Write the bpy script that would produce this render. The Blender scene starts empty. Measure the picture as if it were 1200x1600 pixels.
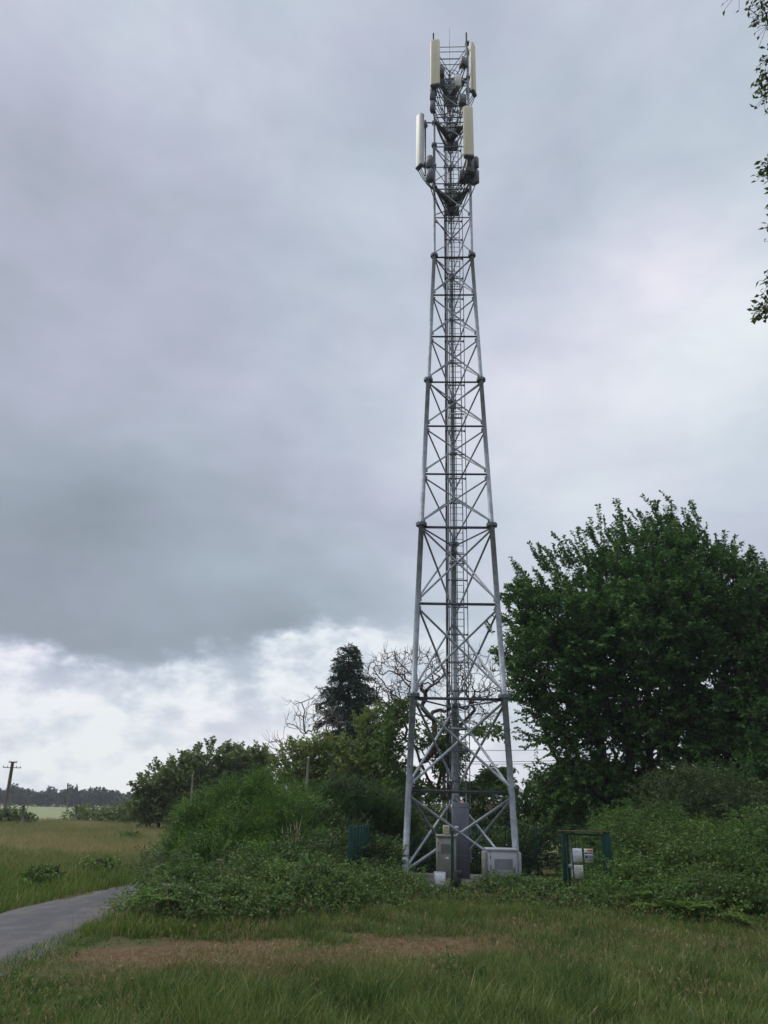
import bpy, math
import numpy as np
from mathutils import Vector, Matrix, Euler

S = bpy.context.scene
COL = S.collection
RAD = math.radians

# ------------------------------------------------------------------ camera
CAM_H, PITCH, ROLL, F = 2.56, RAD(20.78), RAD(1.38), 1200.0
_r0 = np.array([1, 0, 0.]); _u0 = np.array([0, -math.sin(PITCH), math.cos(PITCH)])
FWD = np.array([0, math.cos(PITCH), math.sin(PITCH)])
RT = _r0 * math.cos(ROLL) + _u0 * math.sin(ROLL)
UP = -_r0 * math.sin(ROLL) + _u0 * math.cos(ROLL)
cd = bpy.data.cameras.new('camera'); cam = bpy.data.objects.new('camera', cd); COL.objects.link(cam)
cd.sensor_fit = 'VERTICAL'; cd.sensor_height = 36.0; cd.lens = 27.0
cd.clip_start = 0.1; cd.clip_end = 5000
M = Matrix(((RT[0], UP[0], -FWD[0], 0), (RT[1], UP[1], -FWD[1], 0), (RT[2], UP[2], -FWD[2], CAM_H), (0, 0, 0, 1)))
cam.matrix_world = M
S.camera = cam


def ray(px, py):
    return FWD + RT * (px - 600) / F - UP * (py - 800) / F


def at(px, py, Y):
    """world point at depth Y (metres ahead) seen at photograph position px, py"""
    d = ray(px, py); return d * (Y / d[1]) + np.array([0, 0, CAM_H])


def gr(px, py):
    d = ray(px, py); return (d * (-CAM_H / d[2]) + np.array([0, 0, CAM_H]))[:2]


# ------------------------------------------------------------------ sky, sun, exposure
S.view_settings.view_transform = 'Standard'; S.view_settings.look = 'None'
S.view_settings.exposure = 0.0; S.view_settings.gamma = 1.0
S.view_settings.use_curve_mapping = False
SUN_EL, SUN_AZ = RAD(52), RAD(-60)          # azimuth measured from +Y towards +X


def lin(r, g, b):
    f = lambda c: (c / 255 / 12.92) if c / 255 <= .04045 else ((c / 255 + .055) / 1.055) ** 2.4
    return (f(r), f(g), f(b), 1)


class N:
    """tiny expression wrapper round math nodes"""
    tree = None

    def __init__(s, sock): s.s = sock

    @staticmethod
    def op(o, a, b=None, c=None, clamp=False):
        n = N.tree.nodes.new('ShaderNodeMath'); n.operation = o; n.use_clamp = clamp
        for i, v in enumerate((a, b, c)):
            if v is None: continue
            if isinstance(v, N): N.tree.links.new(v.s, n.inputs[i])
            else: n.inputs[i].default_value = v
        return N(n.outputs[0])

    def __add__(s, o): return N.op('ADD', s, o)
    __radd__ = __add__
    def __sub__(s, o): return N.op('SUBTRACT', s, o)
    def __rsub__(s, o): return N.op('SUBTRACT', o, s)
    def __mul__(s, o): return N.op('MULTIPLY', s, o)
    __rmul__ = __mul__
    def __truediv__(s, o): return N.op('DIVIDE', s, o)


def smooth(x, a, b, t0=0.0, t1=1.0):
    n = N.tree.nodes.new('ShaderNodeMapRange'); n.interpolation_type = 'SMOOTHSTEP'
    N.tree.links.new(x.s, n.inputs[0])
    for i, v in enumerate((a, b, t0, t1)): n.inputs[i + 1].default_value = v
    return N(n.outputs[0])


def noise(vec, scale, detail=4, rough=.55, vs=(1, 1, 1), off=(0, 0, 0), dist=0.0):
    t = N.tree
    m = t.nodes.new('ShaderNodeMapping'); m.inputs['Scale'].default_value = vs; m.inputs['Location'].default_value = off
    t.links.new(vec, m.inputs[0])
    n = t.nodes.new('ShaderNodeTexNoise'); n.inputs['Scale'].default_value = scale
    n.inputs['Detail'].default_value = detail; n.inputs['Roughness'].default_value = rough
    n.inputs['Distortion'].default_value = dist
    t.links.new(m.outputs[0], n.inputs['Vector'])
    return N(n.outputs[0])


def ramp(x, stops):
    r = N.tree.nodes.new('ShaderNodeValToRGB'); e = r.color_ramp.elements
    while len(e) < len(stops): e.new(0.5)
    for k, (p, c) in enumerate(stops): e[k].position = p; e[k].color = c
    N.tree.links.new(x.s, r.inputs[0]); return r.outputs[0]


def mixc(fac, a, b):
    n = N.tree.nodes.new('ShaderNodeMix'); n.data_type = 'RGBA'
    for sock, v in ((n.inputs[0], fac), (n.inputs[6], a), (n.inputs[7], b)):
        if isinstance(v, N): N.tree.links.new(v.s, sock)
        elif isinstance(v, (tuple, list, float, int)): sock.default_value = v
        else: N.tree.links.new(v, sock)
    return n.outputs[2]


W = bpy.data.worlds.new('World'); S.world = W; W.use_nodes = True
N.tree = T = W.node_tree
bg = T.nodes['Background']; bg.inputs[1].default_value = 0.1
sky = T.nodes.new('ShaderNodeTexSky'); sky.sky_type = 'NISHITA'; sky.sun_disc = False
sky.sun_elevation = SUN_EL; sky.sun_rotation = SUN_AZ
tc = T.nodes.new('ShaderNodeTexCoord'); DIR = tc.outputs['Generated']
sp = T.nodes.new('ShaderNodeSeparateXYZ'); T.links.new(DIR, sp.inputs[0])
dx, dy, dz = (N(o) for o in sp.outputs)
deg = 180 / math.pi
az0 = N.op('ARCTAN2', dx, dy) * deg
el0 = N.op('ARCSINE', dz) * deg
nA = noise(DIR, 2.6, 6, .52, (1, 1, 1.8), (3.1, .4, 1.7), .25)
nB = noise(DIR, 2.1, 6, .52, (1, 1, 1.8), (-5.1, 7.4, 2.2), .25)
nC = noise(DIR, 5.5, 6, .55, (1, 1, 1.9), (1.3, 2.2, 9.0), .2)
nE = noise(DIR, 11.0, 9, .58, (1, 1, 1.7), (4.4, 1.1, 7.7), .1)
nD = noise(DIR, 1.3, 3, .5, (1, 1, 1.6), (8.3, 1.2, 4.0))
az = az0 + (nA - .5) * 26
el = el0 + (nB - .5) * 15


def blob(a, e, sa, se, amp):
    x = (az - a) / sa; y = (el - e) / se
    return N.op('EXPONENT', (x * x + y * y) * -1.0) * amp


v = N.op('ADD', blob(-24, 18.5, 20, 9.5, -.185), .772)
for b in ((-24, 11.0, 17, 3.2, -.10), (-33, 38, 15, 9, -.075), (-13, 36, 9, 7, -.03), (13, 24, 14, 10, .085), (28, 33, 12, 11, .10),
          (-12, 52, 17, 7, .02), (20, 45, 14, 6, -.01), (2, 9, 10, 8, .05), (-33, 50, 10, 5, .025), (-8, 13, 6, 4, -.06)):
    v = v + blob(*b)
v = v + (nC - .5) * .17 + (nD - .5) * .14
edge = smooth(az0, -19, 0, 9.6, 13.4)
below = smooth(edge - el0 + (nA - .5) * 2.6 + (nC - .5) * 4.0 + (nE - .5) * 4.0, -.3, 1.3)
leftness = smooth(az0, -4, 16, 1.0, .15)
cum = .84 + leftness * ((smooth(nE, .36, .64) - .5) * .15 + (nC - .5) * .14 + (nE - .5) * .2 + smooth(el0, 8.5, 3.0, .045, .145)) + (nC - .5) * .10
v = v * (1 - below) + cum * below
cloud = ramp(v, [(0.0, lin(92, 99, 107)), (.48, lin(122, 130, 138)), (.60, lin(147, 157, 167)), (.69, lin(169, 178, 190)), (.76, lin(187, 195, 209)),
                 (.84, lin(212, 218, 229)), (.92, lin(239, 241, 247)), (.98, lin(252, 252, 254))])
nF = noise(DIR, 2.3, 4, .5, (1, 1, 1.3), (2.7, 9.1, 3.3))
tint = mixc(smooth(nF, .38, .62), (.955, 1.003, 1.0, 1), (1.02, .989, 1.028, 1))       # greenish to lilac greys
mul = T.nodes.new('ShaderNodeVectorMath'); mul.operation = 'MULTIPLY'; T.links.new(cloud, mul.inputs[0]); T.links.new(tint, mul.inputs[1]); cloud = mul.outputs[0]
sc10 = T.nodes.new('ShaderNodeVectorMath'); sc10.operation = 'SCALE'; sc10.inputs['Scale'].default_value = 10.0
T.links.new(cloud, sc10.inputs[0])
T.links.new((smooth(el0, 56, 78) * 28.0 + 10.0).s, sc10.inputs['Scale'])     # overcast zenith with brightness added out of view to light ground and foliage
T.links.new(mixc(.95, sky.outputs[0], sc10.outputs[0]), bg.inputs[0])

sd = bpy.data.lights.new('sun', 'SUN'); sun = bpy.data.objects.new('sun', sd); COL.objects.link(sun)
sd.energy = 1.5; sd.angle = RAD(25); sd.color = (1, .95, .86)
sdir = Vector((math.sin(SUN_AZ) * math.cos(SUN_EL), math.cos(SUN_AZ) * math.cos(SUN_EL), math.sin(SUN_EL)))
sun.rotation_euler = sdir.to_track_quat('Z', 'Y').to_euler(); sun.location = sdir * 100


# ------------------------------------------------------------------ materials
def mat(name):
    m = bpy.data.materials.new(name); m.use_nodes = True
    N.tree = m.node_tree
    return m, m.node_tree, m.node_tree.nodes['Principled BSDF']


def objco():
    return N.tree.nodes.new('ShaderNodeTexCoord').outputs['Object']


def position():
    return N.tree.nodes.new('ShaderNodeNewGeometry').outputs['Position']


def bump(sock, strength, dist, p):
    b = N.tree.nodes.new('ShaderNodeBump'); b.inputs['Strength'].default_value = strength; b.inputs['Distance'].default_value = dist
    N.tree.links.new(sock.s, b.inputs['Height']); N.tree.links.new(b.outputs[0], p.inputs['Normal'])


def simple(name, c1, c2, scale, rough=.6, metal=0.0, vs=(1, 1, 1), lo=.35, hi=.65, bmp=0, spec=.5, c3=None):
    """two tones of one material broken up by noise (+ optional blotches of grime c3)"""
    m, t, p = mat(name)
    co = objco()
    n = noise(co, scale, 6, .6, vs)
    c = ramp(n, [(lo, c1), (hi, c2)])
    if c3:
        n2 = noise(co, scale * .37, 7, .65, (vs[0], vs[1], vs[2] * .35), (3, 1, 2))
        c = mixc(smooth(n2, .5, .72), c, c3)
    t.links.new(c, p.inputs['Base Color'])
    p.inputs['Roughness'].default_value = rough; p.inputs['Metallic'].default_value = metal
    p.inputs['Specular IOR Level'].default_value = spec
    if bmp: bump(n, bmp, .02, p)
    return m


def leafmat(name, stops, rough=.5, trans=.34, clump=.6, cscale=.35, spec=.3):
    """leaf colour differs from leaf to leaf and, more slowly, from bough to bough"""
    m, t, p = mat(name)
    g = t.nodes.new('ShaderNodeNewGeometry')
    n = noise(g.outputs['Position'], cscale, 3, .6)
    x = N(g.outputs['Random Per Island']) * (1 - clump) + smooth(n, .3, .7) * clump
    c = ramp(x, stops)
    t.links.new(c, p.inputs['Base Color']); p.inputs['Roughness'].default_value = rough
    p.inputs['Specular IOR Level'].default_value = spec
    tr = t.nodes.new('ShaderNodeBsdfTranslucent'); t.links.new(c, tr.inputs[0])
    mx = t.nodes.new('ShaderNodeMixShader'); mx.inputs[0].default_value = trans
    t.links.new(p.outputs[0], mx.inputs[1]); t.links.new(tr.outputs[0], mx.inputs[2])
    t.links.new(mx.outputs[0], t.nodes['Material Output'].inputs[0])
    return m


def c3(r, g, b): return (r, g, b, 1)


M_STEEL = simple('galvanised_steel', c3(.235, .265, .295), c3(.34, .37, .40), 5, .5, .3, lo=.42, hi=.58, c3=c3(.16, .175, .19))
M_STEELD = simple('weathered_steel', c3(.11, .125, .15), c3(.17, .19, .22), 9, .55, .3, c3=c3(.08, .085, .095))
M_BAR = simple('shaded_rolled_steel', c3(.03, .034, .042), c3(.055, .06, .07), 9, .6, .2)  # front bars: shade of their undersides put into the steel colour
M_DUCT = simple('duct_steel', c3(.115, .12, .15), c3(.15, .158, .185), 3, .55, .3, vs=(1, 1, .5), c3=c3(.095, .10, .115))
M_BLACK = simple('black_rubber', c3(.012, .012, .014), c3(.028, .028, .03), 8, .5)
M_DARK = simple('dark_grey_housing', c3(.05, .052, .06), c3(.09, .095, .105), 8, .5)
M_CREAM = simple('cream_radome', c3(.50, .45, .29), c3(.58, .53, .37), 2.5, .45, vs=(1, 1, .3), c3=c3(.38, .345, .22))
M_WHITER = simple('white_radome', c3(.48, .48, .44), c3(.56, .56, .52), 2.5, .45, c3=c3(.5, .49, .44))
M_CABL = simple('cabinet_beige_grey', c3(.21, .20, .175), c3(.26, .25, .222), 2.2, .55, c3=c3(.14, .125, .10), vs=(1, 1, .5))
M_CABR = simple('cabinet_pale_grey', c3(.31, .318, .345), c3(.37, .378, .405), 2.2, .5, c3=c3(.19, .195, .19), vs=(1, 1, .5), bmp=.05)
M_BEIGE = simple('beige_plastic', c3(.36, .33, .21), c3(.42, .39, .27), 5, .5)
M_GREEN = simple('green_powder_coat', c3(.003, .035, .026), c3(.006, .05, .038), 4, .7, spec=.2, c3=c3(.007, .026, .018))
M_RUST = simple('rusty_top_rail', c3(.06, .04, .03), c3(.12, .075, .05), 12, .8)
M_WHITE = simple('white_plate', c3(.72, .74, .78), c3(.8, .82, .85), 6, .5, c3=c3(.62, .62, .62))
M_IVORY = simple('yellowed_plate', c3(.6, .58, .46), c3(.7, .68, .56), 6, .5)
M_INKG = simple('grey_print', c3(.2, .21, .24), c3(.28, .29, .32), 40, .6)
M_ORANGE = simple('orange_print', c3(.50, .14, .06), c3(.58, .2, .1), 20, .5)
M_NAVY = simple('blue_print', c3(.04, .07, .15), c3(.06, .1, .2), 20, .5)
M_CONC = simple('concrete', c3(.12, .112, .10), c3(.19, .178, .16), 3, .9, bmp=.3, c3=c3(.08, .078, .06))
M_WOOD = simple('grey_weathered_wood', c3(.10, .085, .07), c3(.2, .175, .15), 5, .9, vs=(1, 1, .12), c3=c3(.07, .06, .05))
M_BARK = simple('dark_bark', c3(.028, .024, .019), c3(.07, .06, .048), 7, .95, vs=(1, 1, .3), bmp=.5)
M_REDBARK = simple('reddish_bark', c3(.06, .04, .031), c3(.125, .082, .062), 4, .95, vs=(1, 1, .3), bmp=.5, c3=c3(.05, .035, .028))
M_GREYBARK = simple('pale_dead_wood', c3(.11, .095, .08), c3(.20, .18, .16), 6, .95, vs=(1, 1, .3))
M_STALK = simple('dry_stalk', c3(.2, .16, .09), c3(.33, .27, .16), 9, .9)
M_UMBEL = simple('cream_umbel', c3(.2, .2, .12), c3(.3, .3, .19), 9, .9)
M_YELLOW = simple('yellow_petal', c3(.55, .33, .03), c3(.6, .4, .05), 9, .8)
M_ROOF = simple('roof_tile', c3(.18, .10, .07), c3(.26, .15, .11), 3, .9)
M_WALL = simple('render_wall', c3(.55, .53, .5), c3(.62, .6, .57), 2, .9)

L_BIG = leafmat('hornbeam_leaf', [(0, c3(0.030, 0.088, 0.019)), (.45, c3(0.062, 0.158, 0.033)), (.8, c3(0.112, 0.217, 0.047)), (1, c3(0.210, 0.270, 0.083))], clump=0.45, cscale=.75)
L_OAK = leafmat('oak_leaf', [(0, c3(0.040, 0.075, 0.017)), (.6, c3(0.075, 0.120, 0.025)), (1, c3(0.150, 0.130, 0.060))], clump=.2)
L_CONIF = leafmat('conifer_needles', [(0, c3(.024, .05, .034)), (.5, c3(.042, .08, .052)), (1, c3(.07, .11, .06))], trans=.08)
L_HEDGE = leafmat('field_tree_leaf', [(0, c3(0.083, 0.123, 0.037)), (.5, c3(0.130, 0.179, 0.050)), (1, c3(0.208, 0.254, 0.073))], cscale=.5)
L_LIGHT = leafmat('yellow_green_leaf', [(0, c3(0.092, 0.149, 0.029)), (.5, c3(0.155, 0.215, 0.040)), (1, c3(0.236, 0.273, 0.064))], cscale=.6)
L_BROOM = leafmat('broom_stem', [(0, c3(0.022, 0.069, 0.009)), (.4, c3(0.091, 0.203, 0.027)), (.8, c3(0.182, 0.330, 0.048)), (1, c3(0.309, 0.390, 0.090))], cscale=2.4, trans=.15, clump=0.6)
L_BROOMD = leafmat('dark_broom_stem', [(0, c3(0.019, 0.054, 0.013)), (.5, c3(0.056, 0.128, 0.027)), (.85, c3(0.103, 0.195, 0.043)), (1, c3(0.174, 0.240, 0.068))], cscale=2.4, trans=.15, clump=0.6)
L_BRAM = leafmat('bramble_leaf', [(0, c3(0.026, 0.062, 0.014)), (.4, c3(0.071, 0.136, 0.027)), (.8, c3(0.136, 0.211, 0.043)), (.95, c3(0.229, 0.258, 0.075)), (1, c3(0.271, 0.150, 0.062))], cscale=.9, clump=0.45)
L_FERN = leafmat('bracken_frond', [(0, c3(0.071, 0.142, 0.025)), (.5, c3(0.119, 0.213, 0.034)), (.9, c3(0.172, 0.252, 0.047)), (1, c3(0.266, 0.220, 0.061))], cscale=.8)
L_BANK = leafmat('bank_leaf', [(0, c3(0.026, 0.065, 0.013)), (.35, c3(0.065, 0.136, 0.026)), (.7, c3(0.117, 0.207, 0.039)), (.93, c3(0.181, 0.259, 0.065)), (1, c3(0.285, 0.168, 0.065))], cscale=.9, clump=.55)
L_WILLOW = leafmat('willow_leaf', [(0, c3(0.042, 0.084, 0.022)), (.5, c3(0.084, 0.138, 0.041)), (1, c3(0.156, 0.198, 0.078))], cscale=.8, clump=0.4)
L_CHEST = leafmat('chestnut_leaf', [(0, c3(0.056, 0.117, 0.022)), (.5, c3(0.095, 0.180, 0.036)), (1, c3(0.160, 0.253, 0.050))], cscale=.8)
L_FAR = leafmat('far_tree_leaf', [(0, c3(0.050, 0.066, 0.044)), (.5, c3(0.066, 0.086, 0.053)), (1, c3(0.094, 0.110, 0.064))], cscale=.2)
G_GREEN = leafmat('green_grass', [(0, c3(0.029, 0.065, 0.014)), (.3, c3(0.080, 0.138, 0.028)), (.6, c3(0.146, 0.216, 0.047)), (.82, c3(0.226, 0.263, 0.079)), (1, c3(0.452, 0.380, 0.197))], cscale=1.3, trans=.3, clump=0.3)
G_VERGE = leafmat('lush_grass', [(0, c3(0.033, 0.072, 0.012)), (.35, c3(0.092, 0.156, 0.026)), (.7, c3(0.172, 0.246, 0.043)), (.92, c3(0.264, 0.288, 0.072)), (1, c3(0.396, 0.324, 0.144))], cscale=1.0, trans=.3, clump=0.3)
G_DRY = leafmat('dry_grass', [(0, c3(.13, .115, .035)), (.4, c3(.25, .205, .08)), (1, c3(.42, .35, .18))], cscale=1.2, clump=.3, trans=.3)
G_MEADOW = leafmat('meadow_grass', [(0, c3(0.105, 0.149, 0.039)), (.35, c3(0.217, 0.232, 0.075)), (.7, c3(0.322, 0.276, 0.128)), (1, c3(0.478, 0.389, 0.217))], cscale=.16, trans=.3, clump=0.6)


# ------------------------------------------------------------------ mesh building
class MB:
    """collects polygons; build() links them as ONE mesh object"""
    def __init__(s): s.v = []; s.f = []; s.n = 0; s.mi = []; s.m = 0

    def add(s, V, Fc):
        V = np.asarray(V, float).reshape(-1, 3); Fc = np.asarray(Fc, int)
        s.v.append(V); s.f.append(Fc + s.n); s.mi.append(np.full(len(Fc), s.m)); s.n += len(V)

    def box(s, c, size, R=None, taper=1.0):
        h = np.array(size, float) / 2
        V = np.array([[x, y, z] for z in (-1, 1) for x, y in ((-1, -1), (1, -1), (1, 1), (-1, 1))], float) * h
        V[4:, :2] *= taper
        if R is not None: V = V @ np.array(R).T
        s.add(V + np.array(c), [[3, 2, 1, 0], [4, 5, 6, 7], [0, 1, 5, 4], [1, 2, 6, 5], [2, 3, 7, 6], [3, 0, 4, 7]])

    def rbox(s, c, size, R=None, b=.03):
        """box with bevelled vertical edges and chamfered top and bottom"""
        w, d, h = np.array(size, float) / 2
        b = min(b, w * .8, d * .8, h * .8)
        ring = np.array([[w - b, -d], [w, -d + b], [w, d - b], [w - b, d], [-w + b, d], [-w, d - b], [-w, -d + b], [-w + b, -d]])
        L = []
        for z, k in ((-h, .5), (-h + b * .5, 0), (h - b * .5, 0), (h, .5)):
            q = ring * (1 - k * b / np.array([w, d])); L.append(np.c_[q, np.full(8, z)])
        V = np.vstack(L)
        if R is not None: V = V @ np.array(R).T
        V = V + np.array(c)
        q = [[k * 8 + i, k * 8 + (i + 1) % 8, k * 8 + 8 + (i + 1) % 8, k * 8 + 8 + i] for k in range(3) for i in range(8)]
        n0 = s.n; s.add(V, q)
        s.f.append(np.array([[n0 + i for i in range(7, -1, -1)], [n0 + 24 + i for i in range(8)]])); s.mi.append(np.full(2, s.m))

    def tubes(s, P0, P1, R0, R1, n=6, caps=False):
        P0 = np.atleast_2d(np.asarray(P0, float)); P1 = np.atleast_2d(np.asarray(P1, float)); E = len(P0)
        R0 = np.broadcast_to(np.asarray(R0, float), (E,)); R1 = np.broadcast_to(np.asarray(R1, float), (E,))
        D = P1 - P0; Ln = np.linalg.norm(D, axis=1, keepdims=True); D = D / np.maximum(Ln, 1e-9)
        A = np.where(np.abs(D[:, 2:3]) < .9, np.array([[0, 0, 1.]]), np.array([[1., 0, 0]]))
        U = np.cross(D, A); U /= np.linalg.norm(U, axis=1, keepdims=True); Vv = np.cross(D, U)
        a = np.arange(n) / n * 2 * np.pi
        C = np.cos(a)[None, :, None] * U[:, None] + np.sin(a)[None, :, None] * Vv[:, None]
        V = np.concatenate([P0[:, None] + C * R0[:, None, None], P1[:, None] + C * R1[:, None, None]], 1).reshape(-1, 3)
        i = np.arange(n); j = (i + 1) % n
        q = np.stack([i, j, j + n, i + n], 1)
        s.add(V, (np.arange(E) * 2 * n)[:, None, None].repeat(n, 1).reshape(-1, 1) + np.tile(q, (E, 1)))
        if caps:
            base = s.n - E * 2 * n
            fc = []
            for e in range(E):
                fc.append([base + e * 2 * n + k for k in range(n)]); fc.append([base + e * 2 * n + n + k for k in range(n - 1, -1, -1)])
            s.f.append(np.array(fc)); s.mi.append(np.full(len(fc), s.m))

    def tube(s, p0, p1, r0, r1=None, n=10, caps=True): s.tubes([p0], [p1], r0, r0 if r1 is None else r1, n, caps)

    def path(s, pts, r, n=8):
        pts = np.asarray(pts, float); s.tubes(pts[:-1], pts[1:], r, r, n, True)

    def leaves(s, P, D, U, L, Wd):
        """kite-shaped leaf of length L along D; U is roughly its upper side"""
        D = D / np.linalg.norm(D, axis=1, keepdims=True)
        Sd = np.cross(D, U); Sd /= np.maximum(np.linalg.norm(Sd, axis=1, keepdims=True), 1e-6)
        Nn = np.cross(Sd, D)
        L = np.broadcast_to(np.asarray(L, float), (len(P),))[:, None]; Wd = np.broadcast_to(np.asarray(Wd, float), (len(P),))[:, None]
        m = P + D * L * .42
        V = np.stack([P, m + Sd * Wd * .5 + Nn * Wd * .18, P + D * L - Nn * L * .12, m - Sd * Wd * .5 + Nn * Wd * .18], 1).reshape(-1, 3)
        k = np.arange(len(P))[:, None] * 4
        s.add(V, k + np.array([[0, 1, 2, 3]]))

    def blades(s, P, D, L, Wd, bend):
        """two-segment grass blade"""
        n = len(P); L = np.broadcast_to(L, (n,))[:, None]; Wd = np.broadcast_to(Wd, (n,))[:, None]
        D = D / np.linalg.norm(D, axis=1, keepdims=True)
        a = RNG.uniform(0, 2 * np.pi, n); Sd = np.stack([np.cos(a), np.sin(a), np.zeros(n)], 1)
        m = P + D * L * .55; t = P + D * L + bend * L
        V = np.stack([P - Sd * Wd * .5, P + Sd * Wd * .5, m + Sd * Wd * .42 + bend * L * .25, m - Sd * Wd * .42 + bend * L * .25, t + Sd * Wd * .06, t - Sd * Wd * .06], 1).reshape(-1, 3)
        k = np.arange(n)[:, None] * 6
        s.add(V, np.vstack([k + np.array([[0, 1, 2, 3]]), k + np.array([[3, 2, 4, 5]])]))

    def build(s, name, mats, parent=None, smooth_=False):
        V = np.vstack(s.v)
        if parent is not None:
            o = np.zeros(3); q = parent
            while q is not None: o = o + np.array(q.location); q = q.parent
        else:
            o = np.array([(V[:, 0].min() + V[:, 0].max()) / 2, (V[:, 1].min() + V[:, 1].max()) / 2, V[:, 2].min()])
        V = V - o
        me = bpy.data.meshes.new(name)
        ls = np.concatenate([np.full(len(f), f.shape[1]) for f in s.f]); li = np.concatenate([f.ravel() for f in s.f])
        me.vertices.add(len(V)); me.vertices.foreach_set('co', V.ravel().astype(np.float32))
        me.loops.add(len(li)); me.loops.foreach_set('vertex_index', li.astype(np.int32))
        me.polygons.add(len(ls)); me.polygons.foreach_set('loop_start', np.concatenate([[0], np.cumsum(ls)[:-1]]).astype(np.int32))
        mats = mats if isinstance(mats, (list, tuple)) else [mats]
        for m in mats: me.materials.append(m)
        if len(mats) > 1: me.polygons.foreach_set('material_index', np.concatenate(s.mi).astype(np.int32))
        if smooth_: me.polygons.foreach_set('use_smooth', np.ones(len(ls), bool))
        me.update(calc_edges=True)
        ob = bpy.data.objects.new(name, me); COL.objects.link(ob)
        if parent is not None: ob.parent = parent
        else: ob.location = o
        return ob


RNG = np.random.default_rng(11)


def tag(o, label=None, cat=None, group=None, kind=None):
    for k, v_ in (('label', label), ('category', cat), ('group', group), ('kind', kind)):
        if v_: o[k] = v_
    return o


def empty(name, loc, label, cat, group=None):
    o = bpy.data.objects.new(name, None); COL.objects.link(o); o.location = tuple(float(c) for c in loc)
    o.empty_display_size = .2
    return tag(o, label, cat, group)


def copy_tree(o, parent=None):
    c = o.copy(); COL.objects.link(c)
    if parent: c.parent = parent
    for ch in [x for x in ALLCH.get(o.name, [])]:
        ALLCH.setdefault(c.name, []).append(copy_tree(ch, c))
    return c


ALLCH = {}


def kids(o):
    """remember the children of o (and theirs) for copy_tree"""
    ALLCH[o.name] = list(o.children)
    for c in o.children: kids(c)


def rz(a): return np.array([[math.cos(a), -math.sin(a), 0], [math.sin(a), math.cos(a), 0], [0, 0, 1]])


def unit(v_): return v_ / np.maximum(np.linalg.norm(v_, axis=-1, keepdims=True), 1e-9)


def sphere_pts(n): return unit(RNG.normal(size=(n, 3)))


# ------------------------------------------------------------------ ground, fields, road
def terrain(x, y):
    d = np.hypot(x, y)
    z = -3.0 * np.clip((d - 90) / 330, 0, 1)
    return z


def grid_sheet(xs, ys, zoff, wob=0.0):
    X, Y = np.meshgrid(xs, ys); Z = terrain(X, Y) + zoff
    if wob: Z = Z + wob * (np.sin(X * .9 + Y * .37) + np.sin(Y * .71 - X * .4 + 1.3)) * np.exp(-((X + 1) ** 2 + (Y - 16) ** 2) / 900)
    V = np.stack([X, Y, Z], -1).reshape(-1, 3); nx = len(xs)
    i = np.arange(len(ys) - 1)[:, None] * nx + np.arange(nx - 1)[None]
    m = MB(); m.add(V, np.stack([i, i + 1, i + nx + 1, i + nx], -1).reshape(-1, 4)); return m


gm, gt, gp = mat('ground_earth')
P = position()
spx = gt.nodes.new('ShaderNodeSeparateXYZ'); gt.links.new(P, spx.inputs[0]); gx, gy = N(spx.outputs[0]), N(spx.outputs[1])
g1 = noise(P, 1.1, 6, .6); g2 = noise(P, 7.0, 6, .65); g3 = noise(P, .25, 4, .55, (1, 1, 1), (5, 5, 0)); g4 = noise(P, 40, 4, .7)
soil = ramp(g2 * .6 + g4 * .4, [(.32, c3(.032, .021, .010)), (.5, c3(.12, .070, .034)), (.66, c3(.215, .138, .074))])
thatch = ramp(g2 * .5 + g4 * .5, [(.3, c3(.035, .05, .014)), (.5, c3(.07, .075, .026)), (.7, c3(.13, .105, .05))])
# worn strip of bare earth beside the lane, ragged at its margin
ex = (gx + 1.1) * .955 + (gy - 15.7) * .295; ey = (gy - 15.7) * .955 - (gx + 1.1) * .295
q = (ex * ex) / (4.6 * 4.6) + (ey * ey) / (1.75 * 1.75)
worn = smooth(q + (g1 - .5) * 2.6 + (g2 - .5) * 1.8, 1.3, .6)
near = mixc(worn, thatch, soil)
meadow = ramp(g3 * .55 + g2 * .25 + g1 * .2, [(.34, c3(.10, .14, .04)), (.46, c3(.18, .185, .065)), (.56, c3(.26, .22, .10)), (.68, c3(.33, .26, .14))])
isme = smooth(gy + (g1 - .5) * 3, 22, 30)
gt.links.new(mixc(isme, near, meadow), gp.inputs['Base Color']); gp.inputs['Roughness'].default_value = .95
gp.inputs['Specular IOR Level'].default_value = .2
bump(g2 * .6 + g4 * .4, .8, .04, gp)
xs = np.concatenate([np.linspace(-3000, -60, 40), np.linspace(-55, 55, 111), np.linspace(60, 3000, 40)])
ys = np.concatenate([np.linspace(-200, -10, 12), np.linspace(-8, 60, 105), np.linspace(65, 500, 60), np.linspace(550, 4000, 20)])
tag(grid_sheet(xs, ys, 0, .03).build('ground', gm, None, True), kind='structure')

# pale crop field beyond the meadow
fm, ft, fp = mat('crop_field')
P = position()
rows = noise(P, .9, 5, .6, (.06, 1, 1)); fn = noise(P, .02, 4, .6)
ft.links.new(ramp(rows * .45 + fn * .55, [(.3, c3(.19, .215, .105)), (.5, c3(.24, .262, .135)), (.7, c3(.29, .3, .165))]), fp.inputs['Base Color'])
fp.inputs['Roughness'].default_value = .95; fp.inputs['Specular IOR Level'].default_value = .1
tag(grid_sheet(np.linspace(-420, 10, 60), np.linspace(80, 424, 60), .25).build('field', fm, None, True), kind='structure')

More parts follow.
